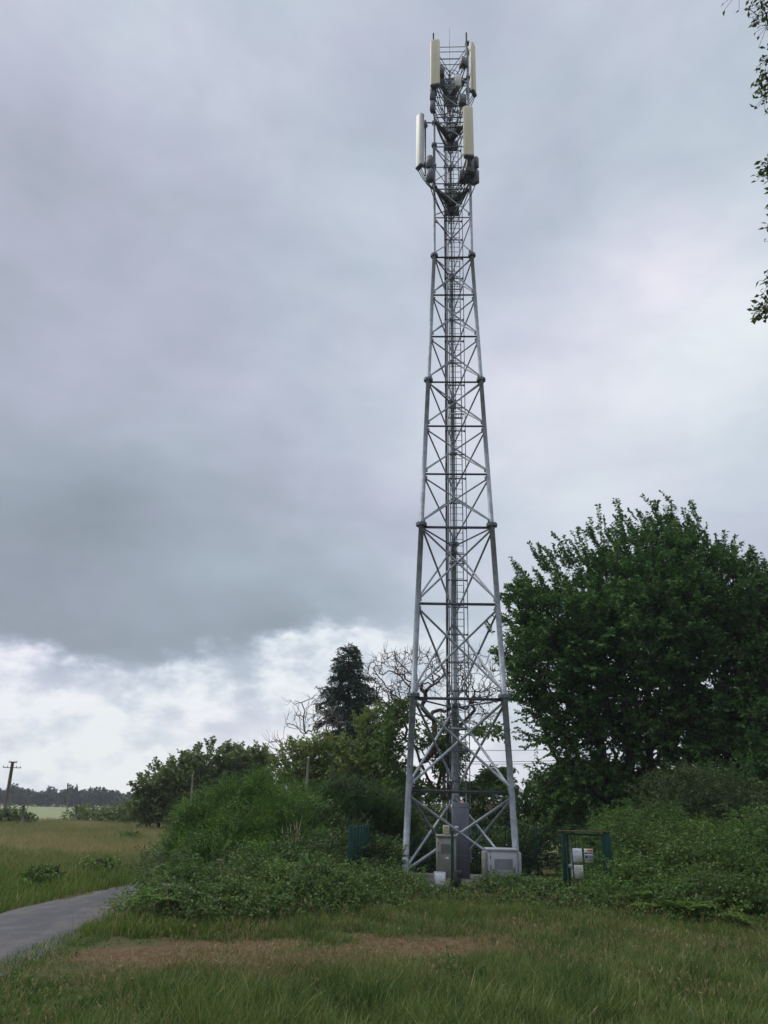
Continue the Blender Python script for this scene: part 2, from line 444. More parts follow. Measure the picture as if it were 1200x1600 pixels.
# narrow tarmac lane on the left, bending away behind the thicket
rm, rt_, rp = mat('worn_asphalt')
P = position(); a1 = noise(P, 60, 4, .7); a2 = noise(P, 1.6, 6, .6); a3 = noise(P, .55, 6, .65, (1.9, .35, 1))
base = ramp(a1, [(.3, c3(.028, .028, .031)), (.52, c3(.062, .06, .066)), (.7, c3(.125, .12, .127))])
a4 = noise(P, 3.3, 5, .7, (1, 1, 1), (3, 7, 0), 1.2)
base = mixc(smooth(a4, .60, .66) * .7, base, c3(.032, .031, .033))              # tar patches and damp stains
rt_.links.new(mixc(smooth(a3 * .6 + a2 * .4, .44, .6) * .75, base, c3(.125, .112, .10)), rp.inputs['Base Color'])
rp.inputs['Roughness'].default_value = .85; bump(a1, .4, .01, rp)
ctr = np.array([(-7.0, -30), (-7.05, -10), (-7.1, 5), (-7.15, 12), (-7.1, 17), (-6.9, 21), (-6.35, 25), (-5.2, 29), (-3.4, 33.5), (-.6, 38), (4, 43), (12, 48), (30, 54)], float)
tt = np.linspace(0, len(ctr) - 1, 160); cc = np.stack([np.interp(tt, np.arange(len(ctr)), ctr[:, k]) for k in (0, 1)], 1)
for _ in range(30): cc[1:-1] = (cc[:-2] + cc[2:] + 2 * cc[1:-1]) / 4
tg = unit(np.gradient(cc, axis=0)); nn = np.stack([tg[:, 1], -tg[:, 0]], 1)
m = MB(); K = 9
V = []
for k in range(K):
    s_ = (k / (K - 1) * 2 - 1) * 1.5
    e_ = (np.convolve(RNG.normal(0, .22, len(cc)), [.25, .5, .25], 'same') if k in (0, K - 1) else np.zeros(len(cc)))
    pt = cc + nn * (s_ + e_)[:, None]
    V.append(np.c_[pt, np.full(len(cc), .075 - .03 * (s_ / 1.5) ** 2)])
V = np.stack(V, 1).reshape(-1, 3); i = np.arange(len(cc) - 1)[:, None] * K + np.arange(K - 1)[None]
m.add(V, np.stack([i, i + 1, i + K + 1, i + K], -1).reshape(-1, 4))
tag(m.build('road', rm, None, True), kind='structure')

# ------------------------------------------------------------------ lattice tower
TX, TY, TYAW = 2.9005, 29.185, RAD(-2.65)
LEGANG = (RAD(210), RAD(330), RAD(90))
FL = [-.356 + 6.6111 * k for k in range(7)]


def leg(s, h):
    l = (h + .356) / 6.6111; w = 3.798 - .52012 * min(l, 4.0); R_ = w / math.sqrt(3); a = LEGANG[s] + TYAW
    return np.array([TX + R_ * math.cos(a), TY + R_ * math.sin(a), h])


tower = empty('lattice_tower', (TX, TY, 0), 'tall three-legged galvanised steel lattice mast with inner ladder, rising from the fenced compound', 'telecom mast')
LR = [.112, .104, .092, .083, .066, .062]
for s in range(3):
    m = MB()
    for k in range(6):
        h0 = .15 if k == 0 else FL[k]; h1 = FL[k + 1] if k < 5 else 39.2
        m.tube(leg(s, h0), leg(s, h1), LR[k], LR[k], 16)
    lo = m.build('leg', M_STEEL, tower, True)
    for k in range(1, 6):
        c = leg(s, FL[k]); r = LR[k - 1] * 2.1; mm = MB()
        mm.tube(c - [0, 0, .05], c - [0, 0, .004], r, r, 16); mm.tube(c + [0, 0, .004], c + [0, 0, .05], r, r, 16)
        for j in range(8):
            b = c + np.array([math.cos(j * .785), math.sin(j * .785), 0]) * r * .82
            mm.tube(b - [0, 0, .1], b + [0, 0, .1], .016, .016, 6)
        mm.build('flange', M_STEELD, lo)
    mm = MB(); c = leg(s, .15)
    mm.box(c + [0, 0, .02], (.5, .5, .04))
    for dx_ in (-.18, .18):
        for dy_ in (-.18, .18): mm.tube(c + [dx_, dy_, .04], c + [dx_, dy_, .14], .02, .02, 6)
    mm.build('base_plate', M_STEEL, lo)

BARS = [3.0, FL[1], 9.66, FL[2], 15.06, 17.25, FL[3], 21.67, 23.88, FL[4], 28.26, 30.29, FL[5], 34.5, 36.6, 38.5]


def inset(a, b, r): d = (b - a) / np.linalg.norm(b - a); return a + d * r, b - d * r


for h in BARS:
    rr = .052 if h < 14 else (.042 if h < 27 else .028)
    hh = h - (.11 if any(abs(h - f_) < .01 for f_ in FL) else 0)
    for s in range(3):
        isf = any(abs(h - f_) < .01 for f_ in FL)
        if s and not isf and h < 27: continue              # the rear faces are tied at the flanges only
        a, b = inset(leg(s, hh), leg((s + 1) % 3, hh), .05)
        m = MB()
        if h < 27 and s == 0:                                      # rolled angle: one upright and one flat limb
            d = b - a; ln = np.linalg.norm(d); ang = math.atan2(d[1], d[0]); R_ = rz(ang)
            m.box((a + b) / 2, (ln, .012, rr * 2), R_); m.box((a + b) / 2 + R_ @ np.array([0, -.056, -rr + .006]), (ln, .098, .012), R_)
        else:
            if s and h < 27: rr = .034
            m.tube(a, b, rr, rr, 8)
        m.build('horizontal_brace', M_BAR if (h < 27 and s == 0) else M_STEELD, tower)
prev = .3
for h in BARS:
    rr = .047 if h < 7 else (.041 if h < 14 else (.034 if h < 27 else .026))
    for s in range(3):
        t_ = (s + 1) % 3; m = MB()
        a, b = inset(leg(s, h - .16), leg(t_, prev + .16), .06); c, d = inset(leg(t_, h - .16), leg(s, prev + .16), .06)
        cen = np.array([TX, TY, 0]); mid = (leg(s, h) + leg(t_, h)) / 2 - cen; mid[2] = 0; mid = mid / np.linalg.norm(mid) * rr
        m.tube(a + mid, b + mid, rr, rr, 8)
        if h < 27: m.tube(c - mid, d - mid, rr, rr, 8)
        for e_ in ((a, b, c, d) if h < 27 else (a, b)):     # gusset plates at the legs
            ang = math.atan2(*(leg(t_, h) - leg(s, h))[1::-1]); m.box(e_, (.2, .014, .2), rz(ang))
        m.build('cross_brace', M_STEEL, tower)
    prev = h


def inner(h, dx_=0.0, fw_=.34):
    """a point on the climbing line, just in front of the rear leg"""
    return leg(2, h) + np.array([dx_ + .10, -fw_, 0])


m = MB()
hs = np.linspace(2.4, 37.6, 30)
for sx in (-.26, .26): m.path([inner(h, sx) for h in hs], .024, 6)
ladder = m.build('ladder', M_STEEL, tower)
rail = MB(); rail.path([inner(h, 0, .36) for h in hs], .02, 6); rail.build('fall_arrest_rail', M_STEELD, ladder)
rh = np.arange(2.6, 37.5, .28)
for k, h in enumerate(rh[:100]):
    m = MB(); m.tube(inner(h, -.26), inner(h, .26), .013, .013, 6, False); m.build('rung', M_STEELD, ladder)
m = MB()
for h in rh[100:]: m.tube(inner(h, -.26), inner(h, .26), .013, .013, 6, False)
tag(m.build('rung', M_STEELD, ladder), kind='stuff')
for k, h in enumerate(np.arange(3.4, 37, 1.12)):
    m = MB(); a, b = inner(h, -.42, .24), inner(h, .40, .24)
    m.box((a + b) / 2, (abs(b[0] - a[0]), .04, .05)); m.tube(a - [0, .12, 0], a + [0, .08, 0], .05, .05, 8); m.tube(b - [0, .08, 0], b + [0, .06, 0], .035, .035, 8)
    for q_ in (-.2, 0.0): m.box(inner(h, q_, .19), (.05, .12, .04))
    m.build('cable_bracket', M_STEELD, tower)
for k, (ox, r_, top, mt) in enumerate(((-.40, .032, 36.8, M_BLACK), (-.335, .024, 33.5, M_DARK), (-.45, .018, 30, M_DARK), (.42, .018, 37.5, M_STEELD))):
    m = MB(); m.path([inner(h, ox, .27 + .02 * (k % 2)) for h in np.linspace(.6, top, 40)], r_, 7); m.build('feeder_cable', mt, tower)
for k in (1, 2, 3, 4):                                      # small folding rest steps under each flange
    m = MB(); c = inner(FL[k] - .95, 0, .52)
    for q_ in range(7): m.box(c + [-.3 + .1 * q_, 0, 0], (.012, .42, .05))
    m.box(c + [0, .2, 0], (.66, .02, .06)); m.box(c + [0, -.2, 0], (.66, .02, .06))
    for sx in (-.3, .3): m.tube(c + [sx, -.18, 0], c + [sx * .8, .22, .32], .014, .014, 6)
    m.build('rest_step', M_STEEL, tower)


def platform(h, cut):
    """triangular work platform of grating between the legs, with slots at its front corners"""
    A, B, C = leg(0, h), leg(1, h), leg(2, h); g = (A + B + C) / 3
    A, B, C = [g + (p - g) * .93 for p in (A, B, C)]
    m = MB()
    def slab(poly):
        poly = np.array(poly); n = len(poly)
        V = np.vstack([poly - [0, 0, .03], poly + [0, 0, .03]])
        q_ = [[i, (i + 1) % n, n + (i + 1) % n, n + i] for i in range(n)]
        n0 = m.n; m.add(V, q_); m.f.append(np.array([[n0 + i for i in range(n - 1, -1, -1)], [n0 + n + i for i in range(n)]])); m.mi.append(np.zeros(2, int))
    def bary(u, w):      # u along front edge, w depth towards the rear leg
        return A + (B - A) * (u * (1 - w) + .5 * w) + (C - (A + B) / 2) * w
    nb = 26
    for i in range(nb):                                     # grating bars running front to rear
        u0, u1 = i / nb, (i + .62) / nb
        uc = (u0 + u1) / 2
        w0 = .20 if (cut and (.08 < uc < .30 or .70 < uc < .92)) else .02
        slab([bary(u0, w0), bary(u1, w0), bary(u1, .97), bary(u0, .97)])
    for w_ in (.005, .22, .45, .7): m.tube(bary(0, w_) - [0, 0, .05], bary(1, w_) - [0, 0, .05], .03, .03, 6)
    p = m.build('work_platform', M_STEELD, tower)
    for sx, e in ((0, A), (1, B)):
        mm = MB(); mm.tube(e - [0, 0, .05], C - [0, 0, .75], .035, .035, 7); mm.tube(e - [0, 0, .05], C - [0, 0, .05], .04, .04, 7)
        mm.build('support_bracket', M_STEELD, p)
    mm = MB(); mm.box(C + [0, -.25, -.35], (.7, .14, .5)); mm.build('cable_box', M_DARK, p)
    return p


platform(30.05, True); platform(34.25, True); platform(37.2, False)
for h in (31.3, 35.3, 35.85, 38.1, 39.0, 39.35):
    m = MB()
    for s in range(3):
        a, b = leg(s, h), leg((s + 1) % 3, h); m.tube(a, b, .02, .02, 6)
    m.build('guard_rail', M_STEELD, tower)
m = MB(); c = leg(2, 37.5) + [0, -.25, 0]; m.tube(c, c + [0, 0, 1.6], .03, .03, 8); m.tube(c + [0, 0, 1.6], c + [0, 0, 4.9], .016, .006, 6)
m.build('lightning_rod', M_STEELD, tower)
for s, dx_ in ((0, -.04), (1, -.05)):
    m = MB(); c = leg(s, 38.2) + [dx_, -.12, 0]; m.tube(c, c + [0, 0, 2.0], .04, .04, 8); m.build('top_pole', M_STEELD, tower)
m = MB()                                                     # tall back mesh guard at the top of the ladder
for k in range(7):
    c = inner(35.2 + k * .55, 0, .34); a = np.linspace(-.2 * np.pi, 1.2 * np.pi, 10)
    m.path(np.stack([c[0] + .36 * np.cos(a), c[1] - .1 - .42 * np.abs(np.sin(a)), np.full(10, c[2])], 1), .014, 5)
m.build('ladder_cage', M_STEELD, tower)


# panel antennas and their clamps
def antenna(px, y0, y1, Y, w, d, yaw, label, mt, pole_off, arms):
    top, bot = at(px, y0, Y), at(px, y1, Y)
    root = empty('panel_antenna', (top[0], Y, bot[2]), label, 'antenna', 'panel antennas on the mast')
    h = top[2] - bot[2]; R_ = rz(yaw); c = np.array([top[0], Y, 0])
    m = MB(); n = 12                                        # radome: flat back, rounded front
    prof = [(w / 2, d / 2), (-w / 2, d / 2)] + [(-w / 2 * math.cos(t_) ** .5 if math.cos(t_) > 0 else w / 2 * (-math.cos(t_)) ** .5, -d / 2 * (.25 + .75 * math.sin(t_))) for t_ in np.linspace(0, math.pi, n)]
    V = []; zz = ((bot[2] + .1, 1), (top[2] - .05, 1), (top[2], .9))
    for z, k in zz: V += [R_ @ np.array([x * k, y * k, 0]) + c + [0, 0, z] for x, y in prof]
    k_ = len(prof); q_ = [[j * k_ + i, j * k_ + (i + 1) % k_, (j + 1) * k_ + (i + 1) % k_, (j + 1) * k_ + i] for j in range(2) for i in range(k_)]
    n0 = m.n; m.add(V, q_); m.f.append(np.array([[n0 + 2 * k_ + i for i in range(k_)]])); m.mi.append(np.zeros(1, int))
    m.build('radome', mt, root)
    m = MB(); m.rbox(c + [0, 0, bot[2] + .06], (w * 1.02, d * 1.02, .14), R_, .04)
    for j in range(4): q_ = R_ @ np.array([(j - 1.5) * w * .22, 0, 0]) + c; m.tube(q_ + [0, 0, bot[2] - .1], q_ + [0, 0, bot[2]], .028, .028, 7)
    m.build('end_cap', M_DARK, root)
    po = R_ @ np.array([pole_off[0], pole_off[1], 0]) + c
    m = MB(); m.tube(po + [0, 0, bot[2] - .25], po + [0, 0, top[2] - .1], .045, .045, 10); pole = m.build('mounting_pole', M_STEELD, root)
    for z in (bot[2] + .35, top[2] - .45):
        m = MB(); b = R_ @ np.array([0, d / 2, 0]) + c; mid = (b + po) / 2
        m.rbox(mid + [0, 0, z], (.2, np.linalg.norm(po - b)+.08, .14), R_, .02); m.box(po + [0, 0, z], (.18, .16, .18), R_); m.build('clamp', M_STEELD, root)
    for (s, z, r_) in arms:
        z_ = bot[2] + (top[2] - bot[2]) * z
        m = MB(); m.tube(po + [0, 0, z_], leg(s, z_), r_, r_, 8); m.box(leg(s, z_), (.2, .2, .14)); m.build('mounting_arm', M_STEELD, root)
    for j in range(3):                                      # feeder tails looping back to the mast
        a = R_ @ np.array([(j - 1) * w * .25, 0, 0]) + c + [0, 0, bot[2] - .08]; e = inner(bot[2] - .3 + .1 * j, -.2 + .1 * j)
        t_ = np.linspace(0, 1, 14)[:, None]
        pth = a * (1 - t_) ** 2 + 2 * t_ * (1 - t_) * (a * .6 + e * .4 - [0, 0, 1.0 + .25 * j]) + e * t_ ** 2
        m = MB(); m.path(pth, .022, 6); m.build('feeder_tail', M_BLACK, root)
    return root


antenna(679.8, 64, 135, 27.95, .46, .2, RAD(-14), 'tall cream panel antenna at the very top of the mast, on its left front corner', M_CREAM, (0, .3), ((0, .25, .03), (0, .85, .03)))
antenna(738.3, 70, 147, 29.0, .42, .2, RAD(62), 'cream panel antenna at the mast top turned edge-on, on the right corner', M_CREAM, (0, .32), ((1, .2, .03), (1, .9, .03)))
antenna(731, 168, 246, 27.75, .48, .2, RAD(4), 'broad cream panel antenna facing front on the right corner, below the top pair', M_CREAM, (0, .3), ((1, .1, .03), (1, .85, .03)))
antenna(656, 180, 262, 28.5, .40, .22, RAD(-52), 'pale panel antenna held out on arms left of the mast, beside the second platform', M_WHITER, (0, .36), ((0, .1, .035), (0, .93, .035)))


def radio(px, y0, y1, Y, w, d, yaw, mt, label, cat='radio unit', leads=2):
    a, b = at(px, y0, Y), at(px, y1, Y); h = a[2] - b[2]; c = np.array([a[0], Y, (a[2] + b[2]) / 2]); R_ = rz(yaw)
    root = empty('radio_unit', (c[0], c[1], b[2]), label, cat, 'radio units clamped to the mast')
    m = MB(); m.rbox(c, (w, d, h), R_, .03); m.build('housing', mt, root)
    m = MB()
    for j in range(7): m.box(R_ @ np.array([(j - 3) * w / 7.5, d / 2 + .03, 0]) + c, (.012, .06, h * .85), R_)
    m.build('cooling_fins', M_DARK, root)
    m = MB(); m.rbox(c + [0, 0, h / 2 + .02], (w * .7, d * .8, .06), R_, .02); m.box(R_ @ np.array([0, d / 2 + .14, 0]) + c, (.1, .2, .12), R_); m.build('bracket', M_STEELD, root)
    for j in range(leads):
        p = R_ @ np.array([(j - (leads - 1) / 2) * w * .4, 0, 0]) + c - [0, 0, h / 2]; e = inner(b[2] - .8, -.2)
        t_ = np.linspace(0, 1, 10)[:, None]; pth = p * (1 - t_) ** 2 + 2 * t_ * (1 - t_) * (p * .7 + e * .3 - [0, 0, .8 + .2 * j]) + e * t_ ** 2
        m = MB(); m.path(pth, .024, 6); m.build('lead', M_BLACK, root)


radio(715.5, 119, 136, 28.3, .30, .22, RAD(10), M_WHITER, 'small white radio unit hanging just inside the mast top, left of the edge-on antenna')
radio(690.5, 107, 119, 28.4, .24, .3, RAD(0), M_DARK, 'small dark box just right of the topmost left cream antenna')
radio(724.5, 92, 104, 28.5, .34, .26, RAD(30), M_DARK, 'dark radio unit under the top rail, beside the edge-on antenna')
radio(676.2, 141, 157, 28.15, .26, .24, RAD(-20), M_DARK, 'dark radio unit on the left leg, directly beneath the topmost left antenna', leads=1)
radio(676.0, 160, 174, 28.15, .24, .24, RAD(-20), M_DARK, 'dark radio unit on the left leg, lower of the two under the topmost antenna', leads=1)
radio(722.5, 150, 164, 28.3, .34, .28, RAD(15), M_DARK, 'dark radio unit just above the front-facing cream antenna')
radio(671.5, 246, 263, 28.0, .3, .26, RAD(-30), M_DARK, 'dark radio unit between the outrigged pale antenna and the left leg, upper one')
radio(672.0, 266, 283, 28.0, .32, .26, RAD(-30), M_DARK, 'dark radio unit left of the left leg, lower one below the outrigged antenna')
radio(734.0, 252, 271, 28.1, .36, .3, RAD(15), M_DARK, 'dark radio unit right under the front-facing cream antenna')
radio(742.0, 248, 263, 28.3, .2, .34, RAD(50), M_DARK, 'slim dark radio unit sticking out right of the mast below the cream antenna', leads=1)
radio(742.5, 268, 287, 28.3, .2, .34, RAD(50), M_DARK, 'lowest slim dark radio unit sticking out right of the mast', leads=1)
radio(724.5, 270, 284, 28.6, .44, .34, RAD(0), M_DARK, 'wide dark radio unit inside the mast resting over the second platform')

# ------------------------------------------------------------------ compound: slab, duct, cabinets
m = MB(); m.box((2.75, 28.9, .07), (4.0, 5.8, .16)); tag(m.build('concrete_slab', M_CONC), 'low pale concrete slab under the mast legs and cabinets', 'concrete base')


def hz(px, py, Y): return at(px, py, Y)[2]


Yd = 30.0; a, b = at(706, 1254, Yd), at(732, 1254, Yd)
duct = empty('cable_duct', ((a[0] + b[0]) / 2, Yd, .15), 'tall plain grey steel cable duct standing between the mast legs', 'cable duct')
w_ = b[0] - a[0]; top = a[2]; cx = (a[0] + b[0]) / 2
m = MB(); m.rbox((cx, Yd, (.15 + top) / 2), (w_, .34, top - .15), None, .02); m.build('cover', M_DUCT, duct)
m = MB()
for z in (.9, 1.75, 2.5):
    m.box((cx, Yd - .172, z), (w_ * 1.0, .006, .02))
    for sx in (-1, 1): m.tube((cx + sx * w_ * .42, Yd - .185, z + .06), (cx + sx * w_ * .42, Yd - .168, z + .06), .014, .014, 6)
m.build('seam', M_STEELD, duct)
m = MB(); p = at(713.5, 1292.5, Yd - .2); m.rbox(p, (.13, .07, .075), None, .02); m.build('lamp', M_WHITE, duct)

Yc = 26.75
a, b = at(682, 1307, Yc), at(711.5, 1307, Yc)
cx, w_, top = (a[0] + b[0]) / 2, b[0] - a[0], a[2]
cab = empty('equipment_cabinet', (cx, Yc, .15), 'narrow upright beige-grey cabinet left of the cable duct', 'cabinet')
m = MB(); m.rbox((cx, Yc, (top + .42) / 2), (w_, .5, top - .42), None, .025); m.build('body', M_CABL, cab)
m = MB(); m.rbox((cx, Yc - .265, (top + .48) / 2), (w_ * .9, .03, top - .6), None, .02)
m.build('door', M_CABL, cab)
m = MB(); m.rbox((cx + w_ * .33, Yc - .3, (top + .3) / 2), (.035, .05, .16), None, .01); m.build('handle', M_BLACK, cab)
m = MB()
for k in range(8): m.box((cx - w_ * .05, Yc - .284, top - .22 - .035 * k), (w_ * .5, .012, .014))
m.build('louvre', M_DARK, cab)
for z in (.6, .62 + (top - .6) * .5, top - .2): m = MB(); m.tube((cx - w_ * .45, Yc - .285, z - .05), (cx - w_ * .45, Yc - .285, z + .05), .014, .014, 7); m.build('hinge', M_STEELD, cab)
m = MB(); m.box((cx + w_ * .02, Yc - .283, top - .62), (.1, .004, .07)); m.build('sticker', M_IVORY, cab)
m = MB(); m.rbox((cx, Yc - .02, top + .03), (w_ * 1.06, .58, .06), None, .02); m.build('lid', M_CABL, cab)
m = MB(); m.box((cx - w_ * .36, Yc, .28), (.1, .42, .28)); m.box((cx + w_ * .36, Yc, .28), (.1, .42, .28)); m.build('plinth', M_BLACK, cab)
p = at(697, 1299, Yc); m = MB(); m.rbox((p[0], Yc, top + .06 + .14), (.2, .2, .28), None, .02)
for z in (.06, .14, .22): m.box((p[0], Yc - .105, top + .06 + z), (.14, .012, .02))
tag(m.build('junction_box', M_BEIGE), 'small beige junction box on top of the narrow beige-grey cabinet', 'junction box')
p = at(684, 1378, Yc - .35); p2 = at(684, 1362, Yc - .35)
sb = empty('meter_box', (p[0], Yc - .42, .15), 'low whitish meter box against the foot of the narrow cabinet', 'meter box')
m = MB(); m.rbox((p[0] + .06, Yc - .42, (.15 + p2[2]) / 2), (.36, .24, p2[2] - .15), None, .02); m.build('body', M_CABR, sb)
m = MB(); m.rbox((p[0] + .06, Yc - .55, (.15 + p2[2]) / 2), (.3, .02, (p2[2] - .15) * .85), None, .02); m.build('door', M_WHITE, sb)

Yr = 26.55
a, b = at(759, 1328, Yr), at(806, 1328, Yr); cx, w_, top = (a[0] + b[0]) / 2, b[0] - a[0], a[2]
cab = empty('equipment_cabinet', (cx, Yr, .15), 'wide pale grey cabinet with side panels in front of the right mast leg', 'cabinet')
m = MB(); m.rbox((cx, Yr, (top + .18) / 2), (w_, .7, top - .18), None, .03); m.build('body', M_CABR, cab)
m = MB(); m.rbox((cx, Yr, top + .025), (w_ * 1.04, .76, .08), None, .035); m.build('lid', M_CABR, cab)
m = MB(); m.rbox((cx + .02, Yr - .365, (top + .2) / 2), (w_ * .86, .035, top - .36), None, .02)
d_ = m.build('door', M_CABR, cab)
m = MB(); m.rbox((cx + w_ * .36, Yr - .4, top * .55), (.035, .05, .18), None, .01); m.build('handle', M_DARK, d_)
m = MB()
for k in range(10): m.box((cx + .02, Yr - .385, top - .24 - .03 * k), (w_ * .6, .01, .012))
m.build('louvre', M_STEELD, d_)
for z in (.35, .8, top - .2): m = MB(); m.tube((cx - w_ * .4, Yr - .39, z - .05), (cx - w_ * .4, Yr - .39, z + .05), .015, .015, 7); m.build('hinge', M_STEELD, d_)
for sx in (-1, 1):
    m = MB(); m.rbox((cx + sx * (w_ / 2 + .06), Yr - .03, top * .54), (.1, .6, top * .86), None, .02)
    for k in range(9): m.box((cx + sx * (w_ / 2 + .06), Yr - .335, top * (.2 + .075 * k)), (.07, .014, .02))
    m.build('side_panel', M_CABR if sx > 0 else M_CABL, cab)
m = MB(); m.box((cx, Yr, .17), (w_ * .94, .62, .1)); m.build('plinth', M_CONC, cab)

# gate posts, gates and mesh fence in dark green
Yf = 23.5
FTOP = hz(548, 1292, Yf)


def post(px, r, label, top=None, cap=True, Y=Yf, x=None, name='gate_post', ytop=None):
    p = at(px, 1300, Y); x_ = p[0] if x is None else x; t_ = top or FTOP
    root = empty(name, (x_, Y, 0), label, 'fence post')
    m = MB(); m.rbox((x_, Y, t_ / 2), (r * 2, r * 2, t_), None, .012); m.build('post', M_GREEN, root)
    if cap: m = MB(); m.rbox((x_, Y, t_ + .02), (r * 2.3, r * 2.3, .045), None, .015); m.build('cap', M_BLACK, root)
    return root


gp_ = post(706.5, .04, 'slim dark green gate post in front of the narrow cabinet, hung with black lock', top=hz(706, 1300, Yf))
pp = at(706.5, 1372, Yf)
m = MB(); m.rbox((pp[0] + .12, Yf, pp[2] - .05), (.24, .1, .46), None, .03); m.rbox((pp[0] + .2, Yf - .06, pp[2] + .12), (.12, .08, .16), None, .02); m.rbox((pp[0] - .1, Yf, pp[2] - .32), (.4, .08, .2), None, .03); m.build('lock_box', M_BLACK, gp_)
m = MB(); m.tube((pp[0] + .18, Yf - .02, 0), (pp[0] + .18, Yf - .02, pp[2] - .1), .05, .05, 10); m.build('stop_post', M_STEELD, gp_)

# left gate leaf, swung inwards: corrugated vertical slats between two stiles
pa = at(548, 1292, Yf); pb = at(575, 1287, Yf); Yb = (CAM_H - FTOP) / (-ray(575, 1287)[2] / ray(575, 1287)[1]); pb = at(575, 1287, Yb)
gate = empty('open_gate', (pa[0], Yf, 0), 'dark teal-green slatted gate leaf swung inwards, left of the mast among brambles', 'gate')
d2 = pb[:2] - pa[:2]; L_ = np.linalg.norm(d2); ang = math.atan2(d2[1], d2[0]); R_ = rz(ang)
m = MB(); m.rbox((pa[0], Yf, FTOP / 2 + .02), (.11, .11, FTOP + .04), R_, .015); m.build('hinge_post', M_GREEN, gate)
m = MB(); ns = 11
for k in range(ns):
    u = (k + .5) / ns * L_; c = np.array([pa[0], Yf, 0]) + R_ @ np.array([u, .03 * (1 if k % 2 else -1), (FTOP + .3) / 2]); m.box(c, (L_ / ns * .94, .03, FTOP - .34), R_)
m.build('slat_panel', M_GREEN, gate)
m = MB()
for z in (.3, FTOP - .04): m.rbox(np.array([pa[0], Yf, z]) + R_ @ np.array([L_ / 2, 0, 0]), (L_, .05, .05), R_, .01)
m.build('rail', M_GREEN, gate)
m = MB(); m.tube((pb[0], pb[1] - .05, .12), (pb[0], pb[1] - .05, FTOP - .12), .03, .03, 8); m.rbox((pb[0] - .03, pb[1] - .08, FTOP - .1), (.12, .06, .08), None, .02); m.build('end_stile', M_STEEL, gate)


def meshpanel(m, p0, p1, z0, z1, r=.006, sx=.1, sz=.2):
    p0 = np.array(p0, float); p1 = np.array(p1, float); L = np.linalg.norm(p1 - p0); n = max(2, int(L / sx))
    u = np.linspace(0, 1, n)[:, None]; Q = p0 + (p1 - p0) * u
    m.tubes(np.c_[Q, np.full(n, z0)], np.c_[Q, np.full(n, z1)], r, r, 4)
    zs = np.arange(z0, z1 + .01, sz)
    m.tubes(np.c_[np.tile(p0, (len(zs), 1)), zs], np.c_[np.tile(p1, (len(zs), 1)), zs], r, r, 4)


# narrow sign gate on the right
xl, xr = at(880, 1310, Yf)[0], at(948, 1310, Yf)[0]
sg = empty('pedestrian_gate', ((xl + xr) / 2, Yf, 0), 'narrow dark green mesh gate with rusty top bar carrying notices, right of the mast', 'gate')
TG = hz(915, 1300, Yf)
for x_, w_ in ((xl, .11), (xr, .17)):
    m = MB(); m.rbox((x_, Yf, TG / 2), (w_, .11, TG), None, .015); m.build('post', M_GREEN, sg)
m = MB(); m.box(((xl + xr) / 2, Yf - .01, TG + .012), (xr - xl + .22, .12, .035)); m.build('top_bar', M_RUST, sg)
gl = MB(); meshpanel(gl, (xl + .12, Yf), (xr - .14, Yf), .15, TG - .08, .007, .09, .2)
leaf_ = gl.build('mesh_leaf', M_GREEN, sg)
m = MB()
for x_ in (xl + .11, xr - .13): m.rbox((x_, Yf, TG / 2), (.05, .05, TG - .1), None, .01)
for z in (.15, TG - .07): m.rbox(((xl + xr) / 2, Yf, z), (xr - xl - .2, .045, .045), None, .01)
m.build('leaf_frame', M_GREEN, sg)
px_ = at(892, 1340, Yf); m = MB(); m.tube((px_[0], Yf - .04, hz(892, 1371, Yf)), (px_[0], Yf - .04, hz(892, 1313, Yf)), .024, .024, 8); m.build('drop_bolt', M_STEEL, sg)
m = MB(); p = at(890.5, 1353, Yf); m.rbox((p[0], Yf - .06, p[2]), (.11, .07, .1), None, .02); m.build('latch', M_STEEL, sg)


def sign(px0, px1, py0, py1, mt, label, kind_):
    Y = Yf - .05; a = at(px0, py0, Y); b = at(px1, py1, Y); cx, cz, w, h = (a[0] + b[0]) / 2, (a[2] + b[2]) / 2, b[0] - a[0], a[2] - b[2]
    root = empty('notice_board', (cx, Y, cz - h / 2), label, 'sign')
    m = MB(); m.box((cx, Y, cz), (w, .014, h)); m.build('plate', mt, root)
    y = Y - .0085
    if kind_ == 'text':
        m = MB()
        for k in range(9):
            ln = w * (.78 if k % 3 else .5); m.box((cx - w * .42 + ln / 2, y, cz + h * (.38 - .09 * k)), (ln, .003, h * .022))
        m.build('lettering', M_INKG, root)
    if kind_ == 'symbols':
        for col, z, hh, x0, x1 in ((M_ORANGE, .38, .15, -.2, .47), (M_WHITE, .38, .12, -.46, -.28), (M_NAVY, .18, .13, -.46, -.1), (M_NAVY, .18, .13, -.04, .46), (M_NAVY, -.08, .22, -.46, -.1), (M_NAVY, -.08, .22, -.04, .46), (M_NAVY, -.3, .06, -.46, .46)):
            m = MB(); m.box((cx + w * (x0 + x1) / 2, y, cz + h * z), (w * (x1 - x0), .003, h * hh)); m.build('coloured_panel', col, root)
        m = MB()
        for z in (.13, -.02, -.12):
            m.box((cx + w * .2, y - .003, cz + h * z), (w * .4, .002, h * .02))
        m.build('lettering', M_WHITE, root)
    m = MB()
    for sx in (-1, 1): m.tube((cx + sx * w * .4, Y + .005, cz + h * .4), (cx + sx * w * .4, Y + .045, cz + h * .4), .008, .008, 6)
    m.build('fixing', M_STEELD, root)


sign(894.5, 910, 1325.5, 1347.5, M_WHITE, 'white printed notice at upper left of the green mesh gate', 'text')
sign(912.5, 927.5, 1326, 1348, M_IVORY, 'coloured safety sign with orange and blue panels on the green mesh gate', 'symbols')
sign(897, 912, 1351.5, 1373.5, M_IVORY, 'yellowed notice below the white one on the green mesh gate', 'text')

